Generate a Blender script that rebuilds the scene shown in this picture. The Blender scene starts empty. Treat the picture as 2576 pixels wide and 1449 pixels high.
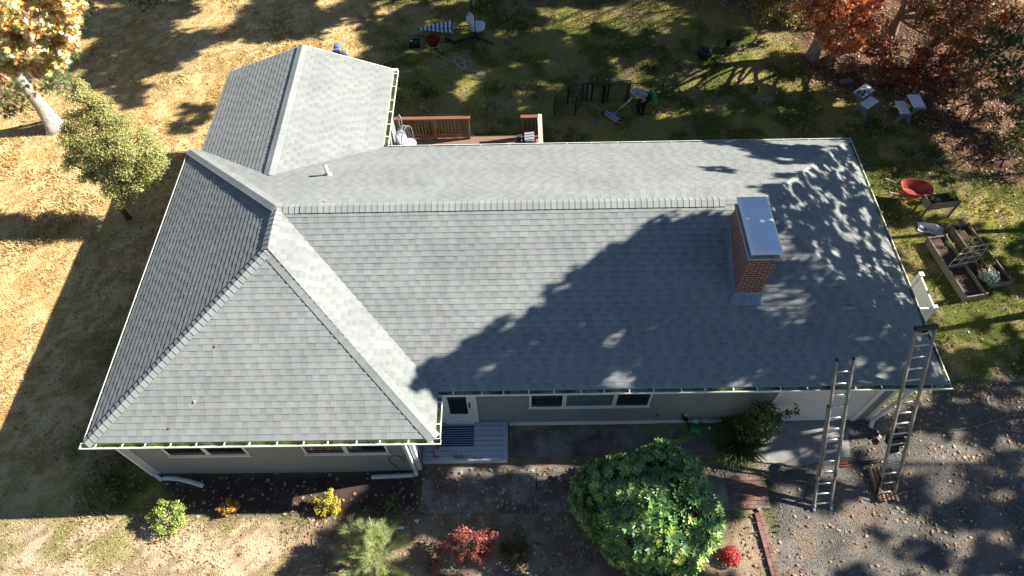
import bpy, math, random
import numpy as np
from mathutils import Vector, Matrix
random.seed(7); RNG=np.random.default_rng(7)
scene=bpy.context.scene
# ---------------------------------------------------------------- camera
H=2.75                                   # eave height
CAM=np.array([9.598,-6.770,14.2336+H]); PT=0.9777; YW=-0.0122; RL=-0.0253; FOC=1704.64
FW=np.array([math.sin(YW)*math.cos(PT),math.cos(YW)*math.cos(PT),-math.sin(PT)])
_r=np.array([math.cos(YW),-math.sin(YW),0.]); _u=np.cross(_r,FW)
CR=_r*math.cos(RL)+_u*math.sin(RL); CU=-_r*math.sin(RL)+_u*math.cos(RL)
cd=bpy.data.cameras.new('camera'); cam=bpy.data.objects.new('camera',cd); scene.collection.objects.link(cam)
cd.sensor_width=36; cd.lens=FOC/2576*36; cd.clip_end=2000; cd.clip_start=.1
cam.matrix_world=Matrix([[CR[0],CU[0],-FW[0],CAM[0]],[CR[1],CU[1],-FW[1],CAM[1]],[CR[2],CU[2],-FW[2],CAM[2]],[0,0,0,1]])
scene.camera=cam
# ---------------------------------------------------------------- light
SUNV=np.array([4.12,0.68,2.75]); SUNV=SUNV/np.linalg.norm(SUNV)     # towards the sun
EL=math.asin(SUNV[2]); AZ=math.atan2(SUNV[0],SUNV[1])
w=bpy.data.worlds.new('World'); scene.world=w; w.use_nodes=True
nt=w.node_tree; bg=nt.nodes['Background']; sk=nt.nodes.new('ShaderNodeTexSky'); sk.sky_type='NISHITA'
sk.sun_disc=False; sk.sun_elevation=EL; sk.sun_rotation=AZ; sk.air_density=1.0; sk.dust_density=.15; sk.ozone_density=4
nt.links.new(sk.outputs[0],bg.inputs[0]); bg.inputs[1].default_value=0.05
sl=bpy.data.lights.new('sun','SUN'); sl.energy=5.0; sl.angle=math.radians(.53); sl.color=(1,.94,.83)
so=bpy.data.objects.new('sun',sl); scene.collection.objects.link(so)
so.rotation_euler=Vector(SUNV).to_track_quat('Z','Y').to_euler(); so.location=(30,10,30)
vs=scene.view_settings; vs.view_transform='Standard'; vs.look='None'; vs.gamma=1; vs.exposure=1.4
scene.render.engine='CYCLES'
# ---------------------------------------------------------------- measuring helpers
def ray(u,v): return FW+CR*(u-1288)/FOC-CU*(v-724.5)/FOC
def g(u,v,z=0.):                         # point at height z
    d=ray(u,v); return CAM+d*((z-CAM[2])/d[2])
def gy(u,v,y): d=ray(u,v); return CAM+d*((y-CAM[1])/d[1])
def gx(u,v,x): d=ray(u,v); return CAM+d*((x-CAM[0])/d[0])
def pj(p):
    d=np.asarray(p,float)-CAM; zz=d@FW
    return 1288+FOC*(d@CR)/zz, 724.5-FOC*(d@CU)/zz, zz
# ---------------------------------------------------------------- object helpers
COL=scene.collection.objects
def props(o,label=None,cat=None,group=None,kind=None):
    if label: o['label']=label
    if cat: o['category']=cat
    if group: o['group']=group
    if kind: o['kind']=kind
    return o
def thing(name,label,cat,loc=(0,0,0),group=None):
    o=bpy.data.objects.new(name,None); COL.link(o); o.location=[float(a) for a in loc]; o.empty_display_size=.2
    return props(o,label,cat,group)
def woff(p):
    t=np.zeros(3)
    while p is not None: t+=np.array(p.location); p=p.parent
    return t
def new_obj(name,me,parent=None,mat=None,smooth=False):
    if mat is not None:
        for m in (mat if isinstance(mat,(list,tuple)) else [mat]): me.materials.append(m)
    o=bpy.data.objects.new(name,me); COL.link(o)
    if parent is not None: o.parent=parent
    if smooth: me.polygons.foreach_set('use_smooth',[True]*len(me.polygons))
    return o
def copy_tree(o,loc=None,rz=None,label=None):
    def cp(a,par):
        c=a.copy(); COL.link(c); c.parent=par
        for ch in a.children: cp(ch,c)
        return c
    c=cp(o,None)
    if loc is not None: c.location=[float(a) for a in loc]
    if rz is not None: c.rotation_euler[2]=rz
    if label: c['label']=label
    return c
class MB:
    def __init__(s): s.v=[]; s.f=[]; s.mi=[]; s.fc=[]
    def face(s,pts,mi=0,col=None):
        n=len(s.v); s.v+= [tuple(float(a) for a in p) for p in pts]; s.f.append(tuple(range(n,n+len(pts)))); s.mi.append(mi); s.fc.append(col)
    def mesh(s,vs,fs,mi=0,col=None):
        n=len(s.v); s.v+=[tuple(float(a) for a in p) for p in vs]
        for f in fs: s.f.append(tuple(n+i for i in f)); s.mi.append(mi); s.fc.append(col)
    def hexa(s,lo,hi,mi=0,col=None):     # lo, hi: 4 points each, ccw seen from above
        vs=list(lo)+list(hi)
        s.mesh(vs,[(3,2,1,0),(4,5,6,7),(0,1,5,4),(1,2,6,5),(2,3,7,6),(3,0,4,7)],mi,col)
    def box(s,c,d,rz=0,mi=0,col=None,ax=None):
        c=np.array(c,float); hx,hy,hz=d[0]/2,d[1]/2,d[2]/2
        if ax is None: X=np.array([math.cos(rz),math.sin(rz),0]);Y=np.array([-math.sin(rz),math.cos(rz),0]);Z=np.array([0,0,1.])
        else: X,Y,Z=[np.array(a,float) for a in ax]
        q=[(-1,-1),(1,-1),(1,1),(-1,1)]
        s.hexa([c+X*hx*a+Y*hy*b-Z*hz for a,b in q],[c+X*hx*a+Y*hy*b+Z*hz for a,b in q],mi,col)
    def b2(s,lo,hi,mi=0,col=None):
        lo=np.array(lo,float);hi=np.array(hi,float); s.box((lo+hi)/2,hi-lo,mi=mi,col=col)
    def bar(s,a,b,wd,th,up=(0,0,1),mi=0,col=None):       # rectangular bar
        a=np.array(a,float);b=np.array(b,float); d=b-a; L=np.linalg.norm(d); d=d/L
        x=np.cross(d,up); 
        if np.linalg.norm(x)<1e-4: x=np.cross(d,(1,0,0))
        x/=np.linalg.norm(x); z=np.cross(x,d)
        s.box((a+b)/2,(wd,L,th),ax=(x,d,z),mi=mi,col=col)
    def tube(s,pts,r,n=8,mi=0,cap=True,col=None):
        pts=[np.array(p,float) for p in pts]; k=len(pts)
        rs=r if isinstance(r,(list,tuple,np.ndarray)) else [r]*k
        base=len(s.v); px=None
        for i,p in enumerate(pts):
            d=pts[min(i+1,k-1)]-pts[max(i-1,0)]; d/= (np.linalg.norm(d)+1e-9)
            x=np.cross(d,(0,0,1)) if px is None else px-d*(px@d)
            if np.linalg.norm(x)<1e-3: x=np.cross(d,(1,0,0))
            x/=np.linalg.norm(x); px=x; y=np.cross(d,x)
            for j in range(n):
                a=2*math.pi*j/n; q=p+rs[i]*(x*math.cos(a)+y*math.sin(a)); s.v.append(tuple(float(t) for t in q))
        for i in range(k-1):
            for j in range(n):
                a=base+i*n+j; b=base+i*n+(j+1)%n; s.f.append((a,b,b+n,a+n)); s.mi.append(mi); s.fc.append(col)
        if cap:
            s.f.append(tuple(base+j for j in range(n))[::-1]); s.mi.append(mi); s.fc.append(col)
            s.f.append(tuple(base+(k-1)*n+j for j in range(n))); s.mi.append(mi); s.fc.append(col)
    def lathe(s,c,prof,n=20,mi=0,ax=None,col=None):       # prof: (r,z) list
        c=np.array(c,float)
        X,Y,Z=[np.array(a,float) for a in (ax or ((1,0,0),(0,1,0),(0,0,1)))]
        base=len(s.v)
        for r,z in prof:
            for j in range(n):
                a=2*math.pi*j/n; q=c+X*r*math.cos(a)+Y*r*math.sin(a)+Z*z; s.v.append(tuple(float(t) for t in q))
        for i in range(len(prof)-1):
            for j in range(n):
                a=base+i*n+j; b=base+i*n+(j+1)%n; s.f.append((a,b,b+n,a+n)); s.mi.append(mi); s.fc.append(col)
        s.f.append(tuple(base+j for j in range(n))[::-1]); s.mi.append(mi); s.fc.append(col)
        s.f.append(tuple(base+(len(prof)-1)*n+j for j in range(n))); s.mi.append(mi); s.fc.append(col)
    def build(s,name,mat,parent=None,smooth=False,local=False,bevel=0):
        off=np.zeros(3) if (local or parent is None) else woff(parent)
        me=bpy.data.meshes.new(name); V=(np.array(s.v)-off).tolist()
        me.from_pydata(V,[],s.f)
        o=new_obj(name,me,parent,mat)
        if any(s.mi): me.polygons.foreach_set('material_index',s.mi)
        if any(c is not None for c in s.fc):
            at=me.color_attributes.new('Col','FLOAT_COLOR','CORNER'); d=[]
            for f,c in zip(s.f,s.fc): d+= list((c or (1,1,1))[:3]+(1,))*len(f)
            at.data.foreach_set('color',d)
        if smooth: me.polygons.foreach_set('use_smooth',[True]*len(me.polygons))
        me.update()
        if bevel:
            m=o.modifiers.new('b','BEVEL'); m.width=bevel; m.segments=2; m.limit_method='ANGLE'
        return o
# ---------------------------------------------------------------- materials
def mat(name,col,rough=.7,var=.15,scale=6.,bump=0.,metal=0.,spec=.4,attr=False,trans=0.,bscale=None,streak=None,col2=None):
    m=bpy.data.materials.new(name); m.use_nodes=True; n=m.node_tree.nodes; l=m.node_tree.links
    p=n['Principled BSDF']; p.inputs['Roughness'].default_value=rough; p.inputs['Metallic'].default_value=metal
    p.inputs['Specular IOR Level'].default_value=spec
    tc=n.new('ShaderNodeTexCoord'); no=n.new('ShaderNodeTexNoise'); no.inputs['Scale'].default_value=scale; no.inputs['Detail'].default_value=6; no.inputs['Roughness'].default_value=.65
    if streak:
        mp=n.new('ShaderNodeMapping'); mp.inputs['Scale'].default_value=streak; l.new(tc.outputs['Object'],mp.inputs[0]); l.new(mp.outputs[0],no.inputs['Vector'])
    else: l.new(tc.outputs['Object'],no.inputs['Vector'])
    rp=n.new('ShaderNodeMapRange'); rp.inputs[1].default_value=.25; rp.inputs[2].default_value=.75; rp.inputs[3].default_value=1-var; rp.inputs[4].default_value=1+var
    l.new(no.outputs['Fac'],rp.inputs[0])
    mx=n.new('ShaderNodeMix'); mx.data_type='RGBA'; mx.blend_type='MULTIPLY'; mx.inputs[0].default_value=1
    if attr:
        at=n.new('ShaderNodeAttribute'); at.attribute_name='Col'; src=at.outputs['Color']
        l.new(src,mx.inputs[6])
    elif col2:
        m2=n.new('ShaderNodeMix'); m2.data_type='RGBA'; n2=n.new('ShaderNodeTexNoise'); n2.inputs['Scale'].default_value=scale*.37; n2.inputs['Detail'].default_value=4
        l.new(tc.outputs['Object'],n2.inputs['Vector']); r2=n.new('ShaderNodeMapRange'); r2.inputs[1].default_value=.42; r2.inputs[2].default_value=.62; l.new(n2.outputs['Fac'],r2.inputs[0]); l.new(r2.outputs[0],m2.inputs[0])
        m2.inputs[6].default_value=(*col,1); m2.inputs[7].default_value=(*col2,1); l.new(m2.outputs[2],mx.inputs[6])
    else: mx.inputs[6].default_value=(*col,1)
    l.new(rp.outputs[0],mx.inputs[7]); l.new(mx.outputs[2],p.inputs['Base Color'])
    if bump:
        nb=n.new('ShaderNodeTexNoise'); nb.inputs['Scale'].default_value=bscale or scale*3; nb.inputs['Detail'].default_value=8; l.new(tc.outputs['Object'],nb.inputs['Vector'])
        b=n.new('ShaderNodeBump'); b.inputs['Strength'].default_value=1; b.inputs['Distance'].default_value=bump; l.new(nb.outputs['Fac'],b.inputs['Height']); l.new(b.outputs[0],p.inputs['Normal'])
    if trans:
        out=n['Material Output']; t=n.new('ShaderNodeBsdfTranslucent'); l.new(mx.outputs[2],t.inputs[0]); ms=n.new('ShaderNodeMixShader'); ms.inputs[0].default_value=trans
        l.new(p.outputs[0],ms.inputs[1]); l.new(t.outputs[0],ms.inputs[2]); l.new(ms.outputs[0],out.inputs[0])
    return m
def glass(name,col=(.02,.025,.03),rough=.08):
    return mat(name,col,rough=rough,var=.3,scale=2,spec=.9)
M_white=mat('white_vinyl',(.74,.75,.75),.45,.06,3)
M_whitem=mat('white_metal',(.78,.79,.80),.35,.06,4)
M_siding=mat('grey_siding',(.235,.255,.255),.6,.12,3)
M_leaf=mat('leaf',(1,1,1),.55,.10,20,attr=True,trans=.25,spec=.3)
M_leafgloss=mat('glossy_leaf',(1,1,1),.32,.08,20,attr=True,trans=.12,spec=.5)
M_far=mat('wood_canopy_leaf',(1,1,1),.7,.1,20,attr=True,spec=.1)
M_dry=mat('dry_leaf',(1,1,1),.75,.12,30,attr=True,trans=.1,spec=.2)
M_black=mat('black_plastic',(.012,.013,.016),.45,.2,8)
M_steel=mat('galvanised_steel',(.62,.66,.70),.32,.12,3,metal=.75)
M_alu=mat('aluminium',(.70,.70,.70),.4,.1,6,metal=.4)
M_fib=mat('weathered_ladder_rail',(.36,.32,.28),.55,.25,9,streak=(2,2,8))
M_wood=mat('weathered_wood',(.21,.175,.135),.8,.25,7,bump=.002)
M_bark=mat('bark',(.22,.18,.145),.9,.35,6,bump=.02,bscale=14)
# ---------------------------------------------------------------- noise
def vnoise(x,y,sc,seed=0,oc=3):
    t=np.zeros_like(x,float); am=1; tot=0
    for o in range(oc):
        r=np.random.default_rng(seed*31+o); T=r.random((256,256))
        X=x*sc*(2**o)+1000; Y=y*sc*(2**o)+1000; xi=np.floor(X).astype(int); yi=np.floor(Y).astype(int); fx=X-xi; fy=Y-yi
        fx=fx*fx*(3-2*fx); fy=fy*fy*(3-2*fy)
        a=T[xi%256,yi%256];b=T[(xi+1)%256,yi%256];c=T[xi%256,(yi+1)%256];d=T[(xi+1)%256,(yi+1)%256]
        t+=am*((a*(1-fx)+b*fx)*(1-fy)+(c*(1-fx)+d*fx)*fy); tot+=am; am*=.5
    return t/tot
def inpoly(x,y,poly):
    ins=np.zeros(np.shape(x),bool); n=len(poly)
    for i in range(n):
        x1,y1=poly[i][:2]; x2,y2=poly[(i+1)%n][:2]
        c=((y1>y)!=(y2>y))&(x<(x2-x1)*(y-y1)/(y2-y1+1e-12)+x1); ins^=c
    return ins
def polydist(x,y,poly):                  # signed: positive inside
    d=np.full(np.shape(x),1e9); n=len(poly)
    for i in range(n):
        x1,y1=poly[i][:2]; x2,y2=poly[(i+1)%n][:2]; L=(x2-x1)**2+(y2-y1)**2+1e-12
        t=np.clip(((x-x1)*(x2-x1)+(y-y1)*(y2-y1))/L,0,1); d=np.minimum(d,np.hypot(x-x1-t*(x2-x1),y-y1-t*(y2-y1)))
    return np.where(inpoly(x,y,poly),d,-d)
def sstep(a,b,x): t=np.clip((x-a)/(b-a),0,1); return t*t*(3-2*t)
def gp(*uv,z=0): return [tuple(g(u,v,z)[:2]) for u,v in uv]
# scattered flat leaves: one mesh
OAK=np.array([(0,-.5),(.05,-.3),(.22,-.28),(.12,-.12),(.36,-.02),(.15,.06),(.32,.28),(.1,.26),(0,.5),(-.1,.26),(-.32,.28),(-.15,.06),(-.36,-.02),(-.12,-.12),(-.22,-.28),(-.05,-.3)])
OVAL=np.array([(0,-.5),(.17,-.28),(.24,0),(.15,.3),(0,.5),(-.15,.3),(-.24,0),(-.17,-.28)])
QUAD=np.array([(0,-.5),(.3,0),(0,.5),(-.3,0)])
BLADE=np.array([(-.06,0),(.06,0),(.0,1)])
def leaves(name,P,U,V,size,cols,shape,mat_,parent=None,curl=0.,kind=None):
    N=len(P); K=len(shape); P=np.asarray(P,float)
    off=np.zeros(3) if parent is None else woff(parent)
    size=np.asarray(size,float).reshape(-1,1,1)
    W=np.cross(U,V)
    r2=(shape[:,0]**2+shape[:,1]**2)[None,:,None]
    X=P[:,None,:]+size*(shape[None,:,0,None]*U[:,None,:]+shape[None,:,1,None]*V[:,None,:]+curl*r2*W[:,None,:])-off
    me=bpy.data.meshes.new(name); me.vertices.add(N*K); me.vertices.foreach_set('co',X.reshape(-1).astype(np.float32))
    me.loops.add(N*K); me.loops.foreach_set('vertex_index',np.arange(N*K,dtype=np.int32))
    me.polygons.add(N); me.polygons.foreach_set('loop_start',np.arange(0,N*K,K,dtype=np.int32)); me.polygons.foreach_set('loop_total',np.full(N,K,np.int32))
    at=me.color_attributes.new('Col','FLOAT_COLOR','POINT')
    c=np.ones((N,K,4),np.float32); c[:,:,:3]=np.asarray(cols)[:,None,:]; at.data.foreach_set('color',c.reshape(-1))
    me.update(calc_edges=True); me.validate()
    o=new_obj(name,me,parent,mat_)
    if kind: o['kind']=kind
    return o
def unit(a): return a/(np.linalg.norm(a,axis=-1,keepdims=True)+1e-9)
def randdirs(n,rng=RNG): return unit(rng.normal(size=(n,3)))
def frames(nrm,rng=RNG):                 # random tangent frames around normals
    nrm=unit(nrm); a=unit(np.cross(nrm,randdirs(len(nrm),rng))); return a,np.cross(nrm,a)
def palette(n,cols,wts=None,jit=.12,rng=RNG):
    cols=np.array(cols,float); w_=None if wts is None else np.array(wts)/sum(wts)
    c=cols[rng.choice(len(cols),n,p=w_)]; return np.clip(c*(1+rng.normal(size=(n,1))*jit)*(1+rng.normal(size=(n,3))*jit*.3),.003,.95)
# ================================================================ SETTING: ground
L_,A_,W_,w_,pp=19.40,7.745,7.9,1.153,.488
HRr=W_/2
xr,br,RR,pr=3.0265,2.686,3.54,.3619
walk=gp((1062,1160),(1278,1150),(1278,1066),(1800,1064),(1815,1190),(1440,1300),(1062,1290))
drive=gp((1890,1000),(2125,1000),(2190,1000),(2300,985),(2640,905),(2700,1600),(1990,1600),(1925,1290),(1900,1190))
bed=gp((395,1195),(1055,1183),(1062,1290),(700,1300),(480,1290),(420,1240))
front_dirt=gp((700,1300),(1062,1292),(1062,1160),(1278,1150),(1278,1040),(1890,1040),(1890,1190),(1440,1190),(1830,1280),(1925,1290),(1990,1600),(900,1600),(760,1420))
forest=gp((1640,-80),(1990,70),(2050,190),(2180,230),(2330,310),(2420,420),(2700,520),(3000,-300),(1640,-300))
tan=gp((-300,-200),(900,-120),(1000,60),(870,230),(640,470),(300,900),(180,1200),(-100,1320),(-400,1320))
fl=gp((-300,1310),(700,1300),(880,1449),(900,1700),(-300,1700))
def ground_masks(x,y):
    nz=vnoise(x,y,.55,1,4)-.5; n2=vnoise(x,y,1.7,2,4)-.5; n3=vnoise(x,y,5.,3,3)-.5
    def m(poly,soft=.5,amp=1.6): return sstep(-soft,soft,polydist(x,y,poly)+nz*amp+n2*amp*.5)
    return dict(tan=m(tan,1.6,3.),forest=m(forest,.7,1.8),bed=m(bed,.18,.3),dirt=m(front_dirt,.5,1.),drive=m(drive,.35,.9),fl=m(fl,.3,.4),nz=nz,n2=n2,n3=n3)
def ground_color(x,y):
    k=ground_masks(x,y); nz,n2,n3=k['nz'],k['n2'],k['n3']
    def C(*c): return np.array(c)[None,:]
    mixf=lambda a,b,t: a*(1-t[:,None])+b*t[:,None]
    green=mixf(C(.115,.135,.03),C(.30,.27,.075),sstep(-.12,.16,nz+n2*.8))
    green=mixf(green,C(.30,.235,.13),sstep(.02,.2,n2+n3*.5)*.75)
    straw=mixf(C(.50,.35,.14),C(.70,.53,.27),sstep(-.28,.22,n2*.7+n3*1.5+nz*.5))
    straw=mixf(straw,C(.34,.30,.12),sstep(.02,.22,nz)*.4)
    c=mixf(green,straw,k['tan'])
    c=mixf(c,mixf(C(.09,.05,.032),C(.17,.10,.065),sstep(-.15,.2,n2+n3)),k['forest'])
    c=mixf(c,mixf(mixf(C(.60,.46,.31),C(.34,.25,.16),sstep(-.22,.2,n2*.8+n3*1.4)),C(.27,.25,.08),sstep(.02,.2,nz*.8+n2*.8)*.6),k['fl'])
    c=mixf(c,mixf(C(.24,.17,.11),C(.36,.28,.19),sstep(-.15,.2,n2+n3)),k['dirt'])
    c=mixf(c,C(.085,.064,.055)*(1+n3[:,None]*.8),k['bed'])
    c=mixf(c,mixf(C(.13,.12,.108),C(.25,.228,.20),sstep(-.2,.2,n2+nz)),k['drive'])
    bp=(sstep(.0,.25,n2+nz*.8)*.65*k['drive'])[:,None]; c=c*(1-bp)+C(.23,.165,.11)*bp
    return c,k
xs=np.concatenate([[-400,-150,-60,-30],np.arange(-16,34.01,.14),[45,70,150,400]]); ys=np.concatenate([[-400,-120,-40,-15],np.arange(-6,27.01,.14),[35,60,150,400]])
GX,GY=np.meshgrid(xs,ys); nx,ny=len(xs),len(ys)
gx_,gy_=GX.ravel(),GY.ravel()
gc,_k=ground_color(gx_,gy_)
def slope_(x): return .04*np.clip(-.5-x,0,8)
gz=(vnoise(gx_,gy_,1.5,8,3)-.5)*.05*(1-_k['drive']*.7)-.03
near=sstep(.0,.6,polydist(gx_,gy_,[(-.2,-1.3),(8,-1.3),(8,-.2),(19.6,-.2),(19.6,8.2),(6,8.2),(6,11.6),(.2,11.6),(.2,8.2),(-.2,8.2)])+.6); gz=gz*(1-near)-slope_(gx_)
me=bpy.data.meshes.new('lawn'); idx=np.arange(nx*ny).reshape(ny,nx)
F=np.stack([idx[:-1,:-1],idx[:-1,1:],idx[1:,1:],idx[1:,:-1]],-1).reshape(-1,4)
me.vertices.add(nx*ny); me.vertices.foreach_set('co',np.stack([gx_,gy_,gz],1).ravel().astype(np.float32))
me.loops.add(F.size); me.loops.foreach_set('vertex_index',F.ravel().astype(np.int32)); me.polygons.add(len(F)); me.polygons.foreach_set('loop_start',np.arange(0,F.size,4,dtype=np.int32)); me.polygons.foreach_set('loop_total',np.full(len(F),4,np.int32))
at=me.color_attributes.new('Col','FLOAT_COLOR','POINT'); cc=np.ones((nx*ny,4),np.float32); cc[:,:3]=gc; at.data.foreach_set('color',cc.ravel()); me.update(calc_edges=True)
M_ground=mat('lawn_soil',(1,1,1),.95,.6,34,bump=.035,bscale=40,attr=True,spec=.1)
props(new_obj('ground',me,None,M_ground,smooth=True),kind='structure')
def gh(x,y):
    x=np.atleast_1d(np.asarray(x,float)); y=np.atleast_1d(np.asarray(y,float))
    n=sstep(.0,.6,polydist(x,y,[(-.2,-1.3),(8,-1.3),(8,-.2),(19.6,-.2),(19.6,8.2),(6,8.2),(6,11.6),(.2,11.6),(.2,8.2),(-.2,8.2)])+.6)
    d=ground_masks(x,y)['drive']
    return ((vnoise(x,y,1.5,8,3)-.5)*.05*(1-d*.7)-.03)*(1-n)-slope_(x)
# concrete walk
M_conc=mat('old_concrete',(.25,.235,.215),.9,.42,3.1,bump=.006,bscale=50,col2=(.13,.105,.085))
def slab(name,poly,z0,z1,m,kind='structure',jitter=.0):
    mb=MB(); lo=[(x,y,z0) for x,y in poly]; hi=[(x,y,z1) for x,y in poly]; n=len(poly)
    mb.mesh(lo+hi,[tuple(range(n,2*n)),tuple(range(n))[::-1]]+[(i,(i+1)%n,n+(i+1)%n,n+i) for i in range(n)])
    return props(mb.build(name,m),kind=kind)
def ccw(p):
    a=sum(p[i][0]*p[(i+1)%len(p)][1]-p[(i+1)%len(p)][0]*p[i][1] for i in range(len(p))); return p if a>0 else p[::-1]
a=g(1060,1168); b=g(1062,1292); c=g(1350,1292); d=g(1816,1285)
for x0,x1,y0,y1 in ((7.13,10.02,-2.02,-.86),(10.04,13.3,-2.02,-.86),(9.36,12.0,-.60,.12),(12.02,15.05,-.60,.12),(13.32,15.05,-2.02,-.86)):
    nn_=26; ed=[]
    for (ax_,ay_),(bx_,by_) in zip(((x0,y0),(x1,y0),(x1,y1),(x0,y1)),((x1,y0),(x1,y1),(x0,y1),(x0,y0))):
        for i in range(nn_): f=i/nn_; ed.append((ax_+(bx_-ax_)*f+random.uniform(-.012,.012)*(1 if ax_==bx_ else 0),ay_+(by_-ay_)*f+random.uniform(-.022,.022)*(1 if ay_==by_ else 0)))
    slab('walkway',ed,-.1,.016,M_conc)
slab('driveway_apron',ccw(gp((1895,1060),(2128,1060),(2138,1150),(2000,1172),(1895,1160))),-.1,.03,mat('apron_concrete',(.24,.235,.235),.9,.25,3,bump=.004,bscale=60))
# brick path
def brickpath(name,x0,x1,y0,y1,ang=0,z=.03,bl=.2,bw=.1):
    mb=MB(); j=.008; r=0; y=y0
    while y<y1-.02:
        x=x0-(bl/2 if r%2 else 0)
        while x<x1:
            a,b=max(x,x0),min(x+bl-j,x1)
            if b-a>.03:
                t=random.uniform(.75,1.15); c=(.24*t,.125*t,.10*t) if random.random()<.7 else (.20*t,.16*t,.13*t)
                dz=random.uniform(-.005,.006); mb.b2((a,y,-.02),(b,y+bw-j,z+dz),col=c)
            x+=bl
        y+=bw; r+=1
    return mb
M_brickp=mat('paving_brick',(1,1,1),.85,.25,14,bump=.003,attr=True)
p0=g(1822,1192);p1=g(1925,1192);p2=g(1915,1290)
props(brickpath('brick_path',p0[0],p1[0]-.05,p2[1]+.1,p0[1]).build('brick_path',M_brickp),kind='structure')
mb=MB(); q0=g(1905,1280);q1=g(1965,1500); dv=(q1-q0); Ld=np.linalg.norm(dv); dv/=Ld; nv=np.array([-dv[1],dv[0],0])
k=0
while k*.21<Ld:
    for s_ in (-1,0):
        t=random.uniform(.75,1.15); ctr=q0+dv*(k*.21+.1+(0.1 if s_ else 0))+nv*(s_*.105+.05)
        mb.box(ctr+np.array([0,0,.005+random.uniform(-.004,.006)]),(.2,.096,.06),rz=math.atan2(dv[1],dv[0]),col=(.22*t,.12*t,.095*t))
    k+=1
props(mb.build('brick_edging',M_brickp),kind='structure')
# ================================================================ HOUSE
house=thing('house','long single storey house with light grey shingle roof and grey siding','house',(9.7,3.9,0))
M_shin=bpy.data.materials.new('asphalt_shingle'); M_shin.use_nodes=True
n=M_shin.node_tree.nodes; l=M_shin.node_tree.links; P_=n['Principled BSDF']; P_.inputs['Roughness'].default_value=.88; P_.inputs['Specular IOR Level'].default_value=.25
at=n.new('ShaderNodeAttribute'); at.attribute_name='Col'; tc=n.new('ShaderNodeTexCoord')
no=n.new('ShaderNodeTexNoise'); no.inputs['Scale'].default_value=160; no.inputs['Detail'].default_value=3; l.new(tc.outputs['Object'],no.inputs['Vector'])
n2=n.new('ShaderNodeTexNoise'); n2.inputs['Scale'].default_value=1.1; n2.inputs['Detail'].default_value=4; l.new(tc.outputs['Object'],n2.inputs['Vector'])
r1=n.new('ShaderNodeMapRange'); r1.inputs[1].default_value=.3; r1.inputs[2].default_value=.7; r1.inputs[3].default_value=.8; r1.inputs[4].default_value=1.2; l.new(no.outputs['Fac'],r1.inputs[0])
r2=n.new('ShaderNodeMapRange'); r2.inputs[1].default_value=.3; r2.inputs[2].default_value=.7; r2.inputs[3].default_value=.90; r2.inputs[4].default_value=1.08; l.new(n2.outputs['Fac'],r2.inputs[0])
ml=n.new('ShaderNodeMath'); ml.operation='MULTIPLY'; l.new(r1.outputs[0],ml.inputs[0]); l.new(r2.outputs[0],ml.inputs[1])
mx=n.new('ShaderNodeMix'); mx.data_type='RGBA'; mx.blend_type='MULTIPLY'; mx.inputs[0].default_value=1; l.new(at.outputs['Color'],mx.inputs[6]); l.new(ml.outputs[0],mx.inputs[7]); l.new(mx.outputs[2],P_.inputs['Base Color'])
bm=n.new('ShaderNodeBump'); bm.inputs['Distance'].default_value=.0015; l.new(no.outputs['Fac'],bm.inputs['Height']); l.new(bm.outputs[0],P_.inputs['Normal'])
def clip(poly,axis,val,keep_gt):
    out=[]; n=len(poly)
    for i in range(n):
        a=poly[i]; b=poly[(i+1)%n]; da=(a[axis]-val)*(1 if keep_gt else -1); db=(b[axis]-val)*(1 if keep_gt else -1)
        if da>=0: out.append(a)
        if (da>0 and db<0) or (da<0 and db>0):
            t=da/(da-db); out.append((a[0]+(b[0]-a[0])*t,a[1]+(b[1]-a[1])*t))
    return out
BASE=np.array([.248,.264,.260]); EXPO=.143
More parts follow.
